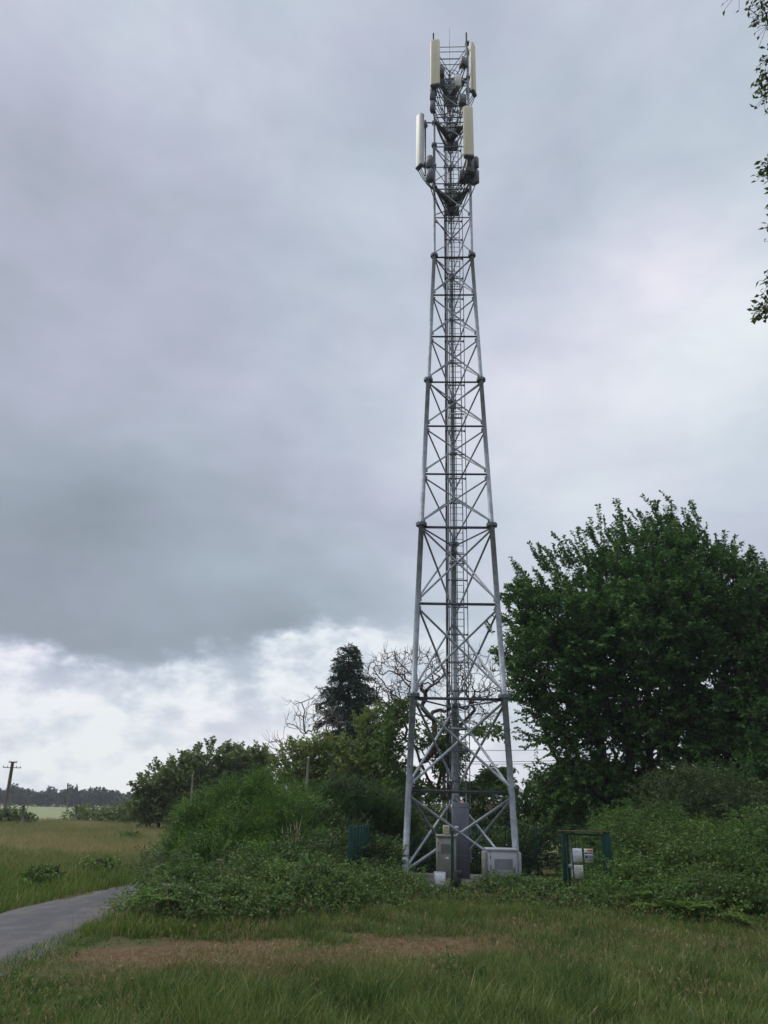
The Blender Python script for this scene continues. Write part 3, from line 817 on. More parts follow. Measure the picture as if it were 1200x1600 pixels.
# mesh fence runs behind and beside the compound
fb = empty('mesh_fence', (6.0, 32.6, 0), 'dark green welded mesh fence along the back of the compound', 'fence')
FP = [(-1.0, 33.2), (1.5, 33.2), (4.0, 33.2), (6.4, 33.2), (8.6, 33.2)]
for k, (x_, y_) in enumerate(FP):
    m = MB(); m.rbox((x_, y_, 1.0), (.06, .06, 2.02), None, .01); m.build('post', M_GREEN, fb)
    if k:
        m = MB(); meshpanel(m, FP[k - 1], (x_, y_), .08, 1.95, .006, .06, .2); m.build('mesh_panel', M_GREEN, fb)


# ------------------------------------------------------------------ vegetation tools
def skeleton(pts, seeds, bf):
    """minimum-cost tree from seed polylines to the points; returns positions, parents"""
    pos = []; par = []; plen = []
    for line in seeds:
        prev_ = -1
        for p in line:
            p = np.array(p, float)
            if prev_ >= 0: plen.append(plen[prev_] + np.linalg.norm(p - pos[prev_]))
            else: plen.append(0.0)
            pos.append(p); par.append(prev_); prev_ = len(pos) - 1
    pts = np.asarray(pts, float); n = len(pts)
    A = np.array(pos); D = np.linalg.norm(pts[:, None] - A[None], axis=2); cost = D + bf * np.array(plen)[None]
    bp = cost.argmin(1); bc = cost.min(1); done = np.zeros(n, bool)
    for _ in range(n):
        i = int(np.where(done, 1e9, bc).argmin()); done[i] = True
        pl = plen[bp[i]] + np.linalg.norm(pts[i] - pos[bp[i]])
        pos.append(pts[i]); par.append(int(bp[i])); plen.append(pl); k = len(pos) - 1
        c = np.linalg.norm(pts - pts[i], axis=1) + bf * pl
        u = c < bc; bc = np.where(u, c, bc); bp = np.where(u, k, bp)
    return np.array(pos), np.array(par)


def pipe(par, rt, ex, rmax):
    n = len(par); cnt = np.zeros(n); hasc = np.zeros(n, bool)
    for i in range(n):
        if par[i] >= 0: hasc[par[i]] = True
    for i in range(n - 1, -1, -1):
        if not hasc[i]: cnt[i] += 1
        if par[i] >= 0: cnt[par[i]] += cnt[i]
    # parents of seeds come before children, so the reverse order is safe for added nodes as well
    return np.minimum(rt * cnt ** ex, rmax), cnt


def wood(m, pos, par, rad, n=6):
    e = np.where(par >= 0)[0]; p = par[e]
    big = rad[e] > .03
    for sel, k in ((big, n), (~big, 4)):
        if sel.any(): m.tubes(pos[p[sel]], pos[e[sel]], np.minimum(rad[p[sel]], rad[e[sel]] * 1.6), rad[e[sel]], k)


def sprays(ml, mw, B, D, L, nl, ll, lw, droop=.15, tw=.006, up=.7, flat=.5):
    """leafy twigs: base B, direction D, length L, nl leaves on alternate sides"""
    S_ = len(B); D = unit(D); L = np.broadcast_to(L, (S_,))
    side = unit(np.cross(D, np.array([0, 0, 1.0]) + RNG.normal(0, .3, (S_, 3))))
    t_ = np.linspace(.12, 1, nl)
    Pp = B[:, None] + D[:, None] * (L[:, None] * t_)[..., None]
    Pp[..., 2] -= droop * L[:, None] * t_[None] ** 2
    sg_ = np.where(np.arange(nl) % 2, 1.0, -1.0)
    Dl = D[:, None] * .55 + side[:, None] * sg_[None, :, None] * .9 + RNG.normal(0, .35, (S_, nl, 3)); Dl[..., 2] -= .25
    U = np.array([0, 0, up]) + RNG.normal(0, flat, (S_, nl, 3))
    n = S_ * nl
    sc = RNG.uniform(.7, 1.25, n)
    ml.leaves(Pp.reshape(-1, 3), Dl.reshape(-1, 3), U.reshape(-1, 3), ll * sc, lw * sc)
    if mw is not None and tw > 0:
        mid = B + D * (L * .5)[:, None] - np.c_[np.zeros((S_, 2)), droop * L * .25]; end = B + D * L[:, None] - np.c_[np.zeros((S_, 2)), droop * L]
        mw.tubes(B, mid, tw, tw * .8, 3); mw.tubes(mid, end, tw * .8, tw * .4, 3)


def in_lobes(lobes, n, shell=.55):
    """n points inside a union of ellipsoids (cx,cy,cz,rx,ry,rz), denser towards their surface"""
    lb = np.array(lobes, float); vol = (lb[:, 3] * lb[:, 4] * lb[:, 5]) ** .8
    k = RNG.choice(len(lb), n, p=vol / vol.sum()); d = sphere_pts(n); r = RNG.uniform(shell ** 3, 1, n) ** (1 / 3)
    return lb[k, :3] + d * r[:, None] * lb[k, 3:], d


def tree(name, label, cat, base, lobes, seeds, nodes, per, L, nl, ll, lw, mw_, ml_, group=None, bf=.35, rt=.016, ex=.46, rmax=.5, outward=.6, upw=.5, wind=(0, 0, 0), droop=.15, shell=.5, tw=.006, extra=None, tips=3, flat=.5):
    pts, _ = in_lobes(lobes, nodes, shell)
    pts = pts[pts[:, 2] > base[2] + .3]
    pos, par = skeleton(pts, seeds, bf); rad, cnt = pipe(par, rt, ex, rmax)
    root = empty(name, base, label, cat, group)
    W_ = MB(); wood(W_, pos, par, rad)
    ns0 = sum(len(s_) for s_ in seeds)
    idx = np.arange(ns0, len(pos)); idx = idx[cnt[idx] <= tips]
    lbc = np.array(lobes)[:, :3]; cen = lbc.mean(0)
    B = np.repeat(pos[idx], per, 0) + RNG.normal(0, .12, (len(idx) * per, 3))
    gdir = pos[idx] - pos[par[idx]]
    D = unit(np.repeat(unit(gdir), per, 0) * .4 + unit(B - cen) * outward + np.array([0, 0, upw]) + np.array(wind) + RNG.normal(0, .45, B.shape))
    Lf = MB(); sprays(Lf, W_, B, D, RNG.uniform(L[0], L[1], len(B)), nl, ll, lw, droop, tw, flat=flat)
    if extra is not None: sprays(Lf, W_, extra[0], extra[1], extra[2], 34, ll, lw, .05, tw * 1.3)
    W_.build('trunk', mw_, root); Lf.build('crown', ml_, root)
    return root


# ---- the big broad tree on the right
YB = 37.0


def lobe(px, py, Y, rx, ry, rz_): p = at(px, py, Y); return (p[0], p[1], p[2], rx, ry, rz_)


bigl = [lobe(1010, 925, YB, 3.3, 3.6, 2.6), lobe(905, 985, YB - .5, 2.6, 3.0, 2.3), lobe(1120, 955, YB, 2.8, 3.4, 2.7), lobe(860, 1040, YB - .8, 2.0, 2.6, 2.2),
        lobe(990, 1010, YB - 1.6, 3.3, 2.8, 2.6), lobe(1120, 1060, YB - .6, 3.0, 3.0, 2.8), lobe(1200, 1010, YB + .4, 2.6, 3.2, 3.2), lobe(890, 1130, YB - .6, 1.9, 2.2, 1.5),
        lobe(980, 1120, YB + .6, 2.6, 2.4, 1.7), lobe(1060, 1150, YB - 1.0, 2.4, 2.4, 1.8), lobe(905, 1215, YB - .4, 1.9, 1.9, 1.0), lobe(985, 1225, YB + 1.2, 2.0, 1.8, 1.0), lobe(1150, 1160, YB - .5, 2.4, 2.6, 2.4), lobe(1210, 1150, YB - .6, 2.2, 2.5, 2.6), lobe(835, 955, YB, 1.3, 1.8, 1.4), lobe(1040, 862, YB + .2, 1.7, 2.0, 1.2), lobe(940, 1245, YB - 1, 2.4, 2.0, .9), lobe(1060, 1240, YB - .6, 2.6, 2.0, 1.0), lobe(960, 1050, YB - 2, 2.4, 2.0, 2.0), lobe(1040, 960, YB - 2.2, 2.4, 2.0, 2.0)]
bb = at(1010, 1300, YB); bx = bb[0]
sd_ = []
for pxt, pyt, dxx in ((900, 1060, -.9), (955, 1000, -.5), (1000, 960, 0), (1035, 980, .3), (1085, 1000, .8), (1140, 1050, 1.3)):
    t0 = at(pxt, pyt, YB + RNG.uniform(-1.2, 1.2)); b0 = np.array([bx + dxx, YB + RNG.uniform(-.5, .5), 0])
    sd_.append([b0 + (t0 - b0) * k + np.array([.25 * math.sin(3 * k + dxx), .2 * math.cos(4 * k), 0]) * (k > 0) for k in np.linspace(0, 1, 9)])
ep, ed, el_ = [], [], []
for (px, py, n_, lean, ll_) in ((795, 960, 5, -.5, 1.1), (812, 922, 5, -.5, 1.1), (840, 886, 6, -.5, 1.2), (866, 862, 6, -.45, 1.3), (892, 852, 6, -.4, 1.3), (915, 845, 7, -.4, 1.5), (945, 825, 6, -.35, 1.5), (965, 820, 6, -.3, 1.5), (985, 815, 5, -.1, 1.3),
                                (1030, 812, 8, -.35, 1.6), (1048, 805, 10, -.4, 1.7), (1062, 815, 6, -.2, 1.5), (1082, 825, 5, 0, 1.6), (1110, 850, 7, .0, 1.4), (1128, 850, 7, .1, 1.5), (1148, 870, 6, .2, 1.2), (1165, 890, 6, .3, 1.0), (1185, 925, 5, .4, .9), (1000, 830, 6, -.2, 1.3), (875, 880, 6, -.4, 1.2), (820, 920, 5, -.6, 1.0), (930, 860, 6, -.3, 1.3)):
    p = at(px, py + 24, YB + .2)
    for k in range(int(n_ * 1.7)):
        ep.append(p + RNG.normal(0, .5, 3) * [1, 1.6, .8]); ed.append(np.array([lean, 0, 1.0]) + RNG.normal(0, .2, 3)); el_.append(ll_ * RNG.uniform(.5, 1.0))
tree('broadleaf_tree', 'large rounded dark green broadleaf tree with several stems, right of the mast', 'tree', (bx, YB, 0), bigl, sd_, 3500, 4, (.5, 1.1), 21, .18, .112, M_BARK, L_BIG,
     rt=.018, ex=.45, rmax=.26, wind=(-.15, 0, 0), shell=.25, tw=.009, extra=(np.array(ep), np.array(ed), np.array(el_)), tips=4)

# second, darker tree at the frame's edge
b2 = at(1240, 1300, 34.0)
sd2 = [[np.array([b2[0] + .2 * math.sin(k), 34.0, z]) for k, z in enumerate(np.linspace(0, 6, 6))]]
tree('broadleaf_tree', 'dark tree at the right edge with its crown merging into the large rounded one', 'tree', (b2[0], 34.0, 0),
     [lobe(1190, 1150, 33.6, 1.9, 2.2, 2.3), lobe(1260, 1080, 34, 2.6, 2.6, 2.8), lobe(1230, 1210, 33.6, 2.2, 2.2, 1.7), lobe(1150, 1200, 33.5, 1.6, 1.9, 1.4)], sd2, 420, 3, (.5, 1.1), 15, .2, .13, M_BARK, L_BIG, rmax=.24, tw=.008, tips=4)

# ---- conifer
YC = 60.0; cb = at(545, 1300, YC); ct = at(545, 1004, YC)
con = empty('conifer_tree', (cb[0], YC, 0), 'tall dark blue-green conifer with pointed top behind the bushes, left of the mast', 'tree')
Wm = MB(); Lm = MB(); Wm.tube((cb[0], YC, 0), (ct[0], YC, ct[2]), .28, .03, 9)
H_ = ct[2]; Bs, Ds, Ls = [], [], []
for z in np.arange(2.2, H_ - .2, .30):
    fr = 1 - z / H_; Rz = .3 + 4.9 * fr ** .8 * (1 - .25 * max(0, fr - .75) * 4)
    nb_ = int(6 + 5 * fr)
    for k in range(nb_):
        a = RNG.uniform(0, 2 * np.pi); rr = Rz * RNG.uniform(.55, 1.12)
        x0 = cb[0] + (ct[0] - cb[0]) * z / H_
        p0 = np.array([x0, YC, z]); p1 = p0 + np.array([math.cos(a) * rr, math.sin(a) * rr, -rr * .22 + .1]); tip = p1 + np.array([math.cos(a), math.sin(a), .25]) * .18
        Wm.tubes([p0, p1], [p1, tip], [.035, .015], [.015, .006], 4)
        m_ = max(4, int(rr / .10)); u = RNG.uniform(.2, 1.05, m_)[:, None]
        Bs.append(p0 + (p1 - p0) * u); Ds.append(np.tile([math.cos(a), math.sin(a), -.15], (m_, 1)) + RNG.normal(0, .55, (m_, 3))); Ls.append(RNG.uniform(.3, .6, m_))
sprays(Lm, Wm, np.vstack(Bs), np.vstack(Ds), np.concatenate(Ls), 12, .26, .085, .35, .008, 1.0, .4)
Wm.build('trunk', M_BARK, con); Lm.build('crown', L_CONIF, con)


# ---- half-dead chestnut with pollarded red-brown trunk behind the mast
def jitter_tree(name, label, base, pts, seeds, mt, bf, rt, ex, rmax, leafspec=None, twig=0, gn=.16):
    pos, par = skeleton(pts, seeds, bf); rad, cnt = pipe(par, rt, ex, rmax)
    n0 = sum(len(s_) for s_ in seeds)
    # break each edge in two with a sideways kink
    e = np.where(par >= 0)[0]; d = pos[e] - pos[par[e]]; ln = np.linalg.norm(d, axis=1)
    mid = (pos[e] + pos[par[e]]) / 2 + RNG.normal(0, gn, d.shape) * ln[:, None] * (rad[e] < .2)[:, None]
    W_ = MB(); big = rad[e] > .06
    r0 = np.minimum(rad[par[e]], rad[e] * 1.5)
    for sel, k in ((big, 9), (~big, 4)):
        if sel.any(): W_.tubes(pos[par[e]][sel], mid[sel], r0[sel], (r0[sel] + rad[e][sel]) / 2, k); W_.tubes(mid[sel], pos[e][sel], (r0[sel] + rad[e][sel]) / 2, rad[e][sel], k)
    root = empty(name, base, label, 'tree')
    tip = np.where((cnt <= 1) & (np.arange(len(pos)) >= n0))[0]
    if twig:
        B = np.repeat(pos[tip], twig, 0); g_ = np.repeat(unit(pos[tip] - pos[par[tip]]), twig, 0)
        D = unit(g_ + RNG.normal(0, .55, B.shape) + [0, 0, .2]); Lt = RNG.uniform(.25, .7, len(B))[:, None]
        mdl = B + D * Lt * .5; D2 = unit(D + RNG.normal(0, .4, D.shape) + [0, 0, .25]); W_.tubes(B, mdl, .014, .011, 3); W_.tubes(mdl, mdl + D2 * Lt * .6, .011, .005, 3)
    W_.build('trunk', mt, root)
    if leafspec is not None:
        Lf = MB(); tw_ = MB(); sprays(Lf, tw_, *leafspec[:3], *leafspec[3:6], .25); tw_.build('twigs', mt, root); Lf.build('crown', L_CHEST, root)
    return root


YT = 41.0; tb = at(688, 1300, YT)
P_ = lambda px, py, dy=0: at(px, py, YT + dy)
trunk = [np.array([tb[0], YT, 0]), P_(687, 1275), P_(686, 1255), P_(684, 1238)]
limbs = [[P_(684, 1238), P_(668, 1215, -.2), P_(656, 1190, -.3), P_(648, 1165, -.2), P_(636, 1140, .2), P_(632, 1120, .4), P_(628, 1100, .3), P_(622, 1075, .2)],
         [P_(684, 1238), P_(676, 1205, .6), P_(664, 1182, .9), P_(648, 1166, .8), P_(620, 1155, .7), P_(603, 1140, .5), P_(596, 1118, .4)],
         [P_(684, 1238), P_(690, 1205, .4), P_(700, 1180, .9), P_(712, 1150, 1.1), P_(732, 1120, 1.2), P_(736, 1098, 1.2), P_(730, 1075, 1.1)],
         [P_(684, 1238), P_(700, 1225, -.3), P_(722, 1222, -.5), P_(745, 1215, -.6), P_(768, 1203, -.6)],
         [P_(684, 1238), P_(692, 1210, -.8), P_(704, 1175, -1.2), P_(700, 1140, -1.3), P_(690, 1115, -1.2)],
         [P_(656, 1190, -.3), P_(672, 1180, -.6), P_(680, 1160, -.8), P_(672, 1120, -.8), P_(660, 1100, -.8)]]
pts = []
for (px, py, rx, ry, n_) in ((612, 1060, 40, 42, 120), (655, 1050, 42, 34, 80), (700, 1060, 42, 30, 70), (742, 1060, 36, 40, 95), (770, 1100, 26, 30, 40), (620, 1110, 30, 25, 30), (720, 1120, 40, 20, 35)):
    for _ in range(n_):
        a = RNG.uniform(0, 2 * np.pi); r_ = math.sqrt(RNG.uniform(.05, 1)); pts.append(P_(px + rx * r_ * math.cos(a), py + ry * r_ * math.sin(a), RNG.uniform(-1.8, 1.8)))
lb, ld = [], []
for (px, py, rx, ry, n_) in ((632, 1215, 30, 22, 130), (606, 1165, 22, 36, 170), (622, 1110, 26, 22, 90), (660, 1238, 45, 14, 130), (735, 1232, 34, 12, 220), (775, 1215, 22, 17, 200), (702, 1180, 20, 34, 170), (660, 1150, 26, 20, 40), (760, 1140, 26, 12, 50), (690, 1150, 15, 30, 70)):
    for _ in range(n_):
        a = RNG.uniform(0, 2 * np.pi); r_ = math.sqrt(RNG.uniform(0, 1)); lb.append(P_(px + rx * r_ * math.cos(a), py + ry * r_ * math.sin(a), RNG.uniform(-1.5, 1.5))); ld.append(RNG.normal(0, 1, 3) * [1, 1, .5])
jitter_tree('chestnut_tree', 'gnarled half-dead tree with thick red-brown trunk and bare twigs, seen through the mast', (tb[0], YT, 0), np.array(pts), [trunk] + limbs, M_REDBARK, .25, .0135, .5, .6,
            (np.array(lb), np.array(ld), RNG.uniform(.3, .6, len(lb)), 9, .26, .12), twig=3)
m = MB()

# bare dead crowns left of the conifer
YD = 47.0
for (label, bx_, stem_, cl) in (
        ('pale dead tree with bare crooked branches, just left of the dark conifer', 527, [(527, 1210), (524, 1180), (514, 1160), (505, 1150)], ((470, 1120, 26, 26, 34), (500, 1128, 24, 24, 30), (525, 1140, 20, 25, 22), (490, 1105, 30, 20, 14))),
        ('small grey dead tree poking up beside the round field trees', 447, [(447, 1215), (446, 1195), (443, 1180)], ((437, 1172, 18, 20, 34), (455, 1172, 14, 16, 18)))):
    b = at(bx_, 1300, YD); st = [np.array([b[0], YD, 0])] + [at(x_, y_, YD) for x_, y_ in stem_]
    if bx_ == 527: st2 = [[at(505, 1150, YD), at(490, 1150, YD), at(478, 1146, YD), at(462, 1134, YD), at(448, 1130, YD)], [at(478, 1146, YD), at(474, 1120, YD), at(471, 1098, YD)]]
    else: st2 = []
    pts = []
    for (px, py, rx, ry, n_) in cl:
        for _ in range(n_): pts.append(at(px + rx * RNG.uniform(-1, 1), py + ry * RNG.uniform(-1, 1), YD + RNG.uniform(-1, 1)))
    jitter_tree('dead_tree', label, (b[0], YD, 0), np.array(pts), [st] + st2, M_GREYBARK, .3, .014, .45, .2, twig=2)

# yellow-green leafy trees behind the broom
Yg = 44.0
for (label, ls_, bx_) in (
        ('yellowish-green bushy tree below the dark conifer', [lobe(470, 1200, Yg, 1.3, 1.6, 1.2), lobe(505, 1180, Yg, 1.2, 1.6, .9), lobe(480, 1230, Yg, 1.6, 1.6, 1.0)], 490),
        ('light green leafy tree between the conifer and the red-brown trunk', [lobe(555, 1195, Yg - 1, 1.5, 1.6, 1.1), lobe(590, 1215, Yg - 1, 1.2, 1.5, 1.2), lobe(575, 1150, Yg - 1, .8, 1.2, 1.1), lobe(535, 1225, Yg - 1, 1.4, 1.5, 1.0), lobe(600, 1130, Yg - 1, .6, .9, .7)], 565)):
    b = at(bx_, 1300, Yg)
    tree('leafy_tree', label, 'tree', (b[0], Yg, 0), ls_, [[np.array([b[0], Yg, z]) for z in (0, 1.2, 2.4, 3.6)]], 300, 3, (.35, .8), 13, .16, .10, M_BARK, L_LIGHT, rmax=.16, tips=4, shell=.3)

# round oaks in the hedge line, left
Yo = 70.0
oaks = (('round-topped green field tree on the left, tallest of its clump', [lobe(330, 1200, Yo, 2.6, 2.6, 1.9), lobe(300, 1215, Yo, 2.4, 2.4, 1.8), lobe(345, 1235, Yo, 2.8, 2.6, 1.9)], 322),
        ('round field tree at the right of the left-hand clump, beside the small dead tree', [lobe(388, 1195, Yo + 1, 2.1, 2.4, 1.5), lobe(372, 1215, Yo + 1, 2.2, 2.4, 1.6), lobe(400, 1225, Yo + 1, 1.5, 2.2, 2.0)], 385),
        ('darker field tree at the left of the clump, nearest the open field', [lobe(255, 1235, Yo - 3, 2.2, 2.2, 1.8), lobe(240, 1262, Yo - 3, 1.7, 2.0, 1.5), lobe(275, 1215, Yo - 3, 1.6, 2.0, 1.2), lobe(285, 1255, Yo - 3, 2.4, 2.0, 1.7)], 262))
for label, ls_, bx_ in oaks:
    b = at(bx_, 1290, Yo)
    tree('field_tree', label, 'tree', (b[0], ls_[0][1], 0), ls_, [[np.array([b[0], ls_[0][1], z]) for z in (0, 1.0, 2.0, 3.2)]], 330, 3, (.5, 1.0), 12, .27, .19, M_BARK, L_HEDGE, rmax=.25, tips=4, shell=.45, tw=.012)


# ---- bushes made of leafy shoots
def bush(name, label, lobes, n, L, nl, ll, lw, ml_, cat='bush', group=None, flat=.5, upw=.5, zmin=.02):
    pts, d = in_lobes(lobes, n, .35); ok = pts[:, 2] > zmin; pts, d = pts[ok], d[ok]
    lb = np.array(lobes); base = np.array([lb[:, 0].mean(), lb[:, 1].mean(), 0])
    root = empty(name, base, label, cat, group); W_ = MB(); Lf = MB()
    sprays(Lf, W_, pts, d * .8 + [0, 0, upw] + RNG.normal(0, .4, pts.shape), RNG.uniform(L[0], L[1], len(pts)), nl, ll, lw, .2, .006, flat=flat)
    k = RNG.choice(len(pts), min(len(pts), 90), replace=False)
    st = np.array([base + np.array([RNG.normal(0, .25), RNG.normal(0, .25), 0]) for _ in k]); md = (st + pts[k]) / 2 + RNG.normal(0, .12, (len(k), 3)) + [0, 0, .2]
    W_.tubes(st, md, .025, .016, 4); W_.tubes(md, pts[k], .016, .007, 4)
    W_.build('stems', M_BARK, root); Lf.build('foliage', ml_, root); return root


bush('hedge_bush', 'low bushes along the field edge, left of the round field trees', [lobe(150, 1284, 84, 3.2, 2, 1.0), lobe(195, 1284, 82, 3.0, 2, 1.2), lobe(225, 1284, 80, 2.4, 2, 1.7), lobe(133, 1276, 86, .8, .8, .9)], 1000, (.5, 1.0), 9, .3, .2, L_HEDGE)
bush('hedge_bush', 'dark green bush at the foot of the leaning utility pole', [lobe(8, 1283, 73, 2.6, 1.6, .75), lobe(-30, 1282, 73, 2.6, 1.6, .9)], 500, (.4, .8), 9, .26, .18, L_HEDGE)
bush('shrub', 'dull green willowy shrub in front of the large tree, right of the mesh gate', [lobe(1060, 1262, 30, 1.5, 1.4, 1.2), lobe(1115, 1262, 29.5, 1.6, 1.5, 1.3), lobe(1080, 1235, 30, .8, .9, .8), lobe(1165, 1280, 29.5, 1.2, 1.3, 1.1)], 1500, (.35, .8), 14, .12, .035, L_WILLOW, upw=.9)
bush('shrub', 'dark leafy shrub at the right edge, under the merging tree crowns', [lobe(1190, 1255, 31, 1.8, 1.5, 1.6), lobe(1240, 1240, 31, 1.8, 1.6, 1.8)], 900, (.35, .8), 12, .15, .09, L_BIG)
bush('hedge_bush', 'dark hedge bush filling the gap behind the mast and the mesh fence', [lobe(790, 1275, 39, 1.7, 1.2, 1.2), lobe(840, 1272, 39, 1.7, 1.2, 1.3), lobe(870, 1262, 40, 1.4, 1.2, 1.4), lobe(750, 1292, 40, 1.4, 1.2, .9)], 1400, (.3, .7), 12, .14, .09, L_BIG)
bush('hedge_bush', 'dark bush behind the right cabinet, low inside the fence', [lobe(780, 1335, 34.4, 1.5, .9, .9), lobe(845, 1325, 34.4, 1.5, .9, 1.1), lobe(730, 1340, 34.4, 1.4, .9, .75), lobe(680, 1335, 34.4, 1.2, .9, .85)], 1100, (.3, .6), 12, .12, .08, L_BRAM)
bush('hedge_bush', 'dark bush behind the left mast leg and the open gate', [lobe(620, 1320, 34.6, 1.7, 1.0, 1.1), lobe(655, 1330, 34.6, 1.2, .8, .9), lobe(585, 1300, 35, 1.4, 1.0, 1.5)], 1000, (.3, .6), 12, .12, .08, L_BRAM)


for (label, l_) in (('dark hedge behind the mesh gate, under the large tree', [lobe(900, 1280, 43, 2.2, 1.4, 1.3), lobe(960, 1282, 43, 2.2, 1.4, 1.4)]), ('dark hedge behind the stems of the large tree', [lobe(1020, 1280, 43.5, 2.2, 1.4, 1.5), lobe(1090, 1280, 43.5, 2.4, 1.4, 1.5)]),
                    ('dark hedge behind the willowy shrub', [lobe(1150, 1282, 44, 2.2, 1.4, 1.6), lobe(1215, 1282, 44, 2.4, 1.4, 1.6)]), ('dull green hedge behind the red-brown trunk', [lobe(650, 1288, 46, 2.2, 1.4, .9), lobe(715, 1292, 46, 1.8, 1.4, .7), lobe(610, 1278, 46, 2.2, 1.4, 1.5)])):
    bush('hedge_bush', label, l_, 1100, (.35, .8), 12, .17, .11, L_HEDGE)

# ---- broom: masses of fine upright green stems
def broom(label, clumps, n, L, ml_, Wd=.018):
    cl = np.array(clumps); base = np.array([cl[:, 0].mean(), cl[:, 1].mean(), 0]); root = empty('broom_bush', base, label, 'bush', 'broom bushes')
    m = MB(); w = (cl[:, 3] * cl[:, 4] * cl[:, 5]) ** .7; nt = n // 150
    k = RNG.choice(len(cl), nt, p=w / w.sum()); d = sphere_pts(nt); d[:, 2] = np.abs(d[:, 2]) * np.where(RNG.random(nt) < .25, -.6, 1)
    C = cl[k, :3] + d * cl[k, 3:6] * RNG.uniform(.4, 1.08, (nt, 1)) * [1, 1, .9]; C[:, 2] = np.maximum(C[:, 2], .3)
    td = unit(d * [.8, .8, .4] + [0, 0, .55] + RNG.normal(0, .42, (nt, 3))); tl = RNG.uniform(.45, 1.25, nt) ** 1.5
    r = np.repeat(np.arange(nt), 60); N_ = len(r)                       # each tuft fans out from its own point
    D = td[r] + RNG.normal(0, .36, (N_, 3)); Pp = C[r] - td[r] * .25 + RNG.normal(0, .07, (N_, 3))
    Ln = RNG.uniform(L[0], L[1], N_) * tl[r]; bend = np.c_[RNG.normal(0, .08, (N_, 2)), -np.abs(RNG.normal(0, .06, N_))] + d[r] * [.14, .14, 0]
    m.blades(Pp, D, Ln, RNG.uniform(.7, 1.3, N_) * Wd, bend); W_ = MB()
    ns = n // 26; k = RNG.choice(len(cl), ns, p=w / w.sum()); d = sphere_pts(ns); d[:, 2] = np.abs(d[:, 2]) * np.where(RNG.random(ns) < .3, -.7, 1)
    B = cl[k, :3] + d * cl[k, 3:6] * RNG.uniform(.45, 1.05, (ns, 1)); B[:, 2] = np.maximum(B[:, 2], .25)
    cell = (np.floor(B[:, 0] / .45) * 73 + np.floor(B[:, 1] / .45) * 19 + np.floor(B[:, 2] / .45) * 7).astype(int) % 400; tuft = RNG.normal(0, .3, (400, 3))
    gap = RNG.random(400)[cell] > .16                                     # dark hollows between the clumps
    B, d, cell = B[gap], d[gap], cell[gap]
    sprays(m, W_, B, d * [.6, .6, .3] + [0, 0, .85] + tuft[cell] + RNG.normal(0, .2, B.shape), RNG.uniform(.25, .85, len(B)) * (.6 + .7 * RNG.random(400)[cell]), 22, .075, .017, .1, .005)
    for c in cl:
        st = base + RNG.normal(0, .3, (14, 3)) * [1, 1, 0]; e = c[:3] + sphere_pts(14) * c[3:6] * .6; md = (st + e) / 2 + RNG.normal(0, .15, (14, 3)); W_.tubes(st, md, .03, .02, 5); W_.tubes(md, e, .02, .008, 5)
    W_.build('stems', M_BARK, root); m.build('foliage', ml_, root)


broom('bright green feathery broom bush, the biggest, on the left of the thicket',
      [lobe(390, 1272, 27, 1.1, 1.2, .75), lobe(330, 1295, 26.5, 1.1, 1.2, .75), lobe(440, 1280, 26.5, 1.0, 1.2, .75), lobe(375, 1315, 25.6, 1.5, 1.2, .8), lobe(295, 1330, 25.2, .9, 1.0, .6), lobe(455, 1318, 25.6, 1.1, 1.0, .8),
       lobe(402, 1236, 27, .35, .5, .5), lobe(447, 1246, 27.3, .35, .5, .45), lobe(352, 1250, 26.8, .35, .5, .5), lobe(300, 1285, 26, .4, .5, .4), lobe(292, 1310, 25.6, .4, .6, .45), lobe(425, 1255, 26.5, .3, .4, .4), lobe(322, 1268, 26.4, .3, .4, .4), lobe(475, 1262, 27.0, .4, .5, .5), lobe(340, 1352, 24.3, 1.2, .9, .6), lobe(430, 1352, 24.3, 1.2, .9, .6), lobe(305, 1358, 24.2, .7, .8, .5)], 130000, (.3, .8), L_BROOM)
broom('dark feathery broom bush between the biggest broom and the open gate',
      [lobe(500, 1275, 29.5, 1.2, 1.2, .9), lobe(545, 1270, 30, 1.1, 1.2, .95), lobe(590, 1278, 30.5, 1.1, 1.1, .8), lobe(510, 1320, 28, 1.2, 1.0, .8), lobe(625, 1290, 31, .8, 1.0, .6), lobe(520, 1240, 29.8, .45, .5, .4), lobe(565, 1248, 30.2, .4, .5, .35)], 80000, (.3, .72), L_BROOMD)
# ragged leafy growth climbing through the broom, and the bare twigs in front of it
bush('shrub', 'dull olive scrub growing through the front of the biggest broom', [lobe(300, 1338, 25.4, .8, .8, .7), lobe(292, 1378, 24.0, .8, .8, .4), lobe(480, 1350, 24.0, 1.0, .8, .7), lobe(330, 1375, 23.6, 1.3, .8, .5)], 1300, (.25, .6), 12, .075, .045, L_WILLOW, upw=.8)
bush('shrub', 'leafy scrub between the biggest broom and the open gate', [lobe(520, 1345, 25.2, .7, .7, .6), lobe(505, 1300, 26.5, .5, .6, .7), lobe(595, 1345, 27.5, .6, .6, .6), lobe(590, 1395, 23.8, .9, .6, .35)], 1000, (.25, .6), 12, .085, .055, L_BRAM, upw=.8)
m = MB(); dt_ = empty('dead_sapling', (at(460, 1400, 23.8)[0], 23.8, 0), 'bare pale dead sapling rising in front of the biggest broom', 'dead sapling')
for _ in range(16):
    b_ = at(460 + RNG.normal(0, 6), 1400, 23.8); b_[2] = 0; t_ = np.linspace(0, 1, 8)[:, None]; e_ = at(458 + RNG.normal(0, 8), RNG.uniform(1272, 1330), 23.8 + RNG.normal(0, .2))
    m.path(b_ * (1 - t_) + e_ * t_ + np.c_[RNG.normal(0, .02, (8, 2)), np.zeros(8)], .008, 4)
m.build('twigs', M_STALK, dt_)


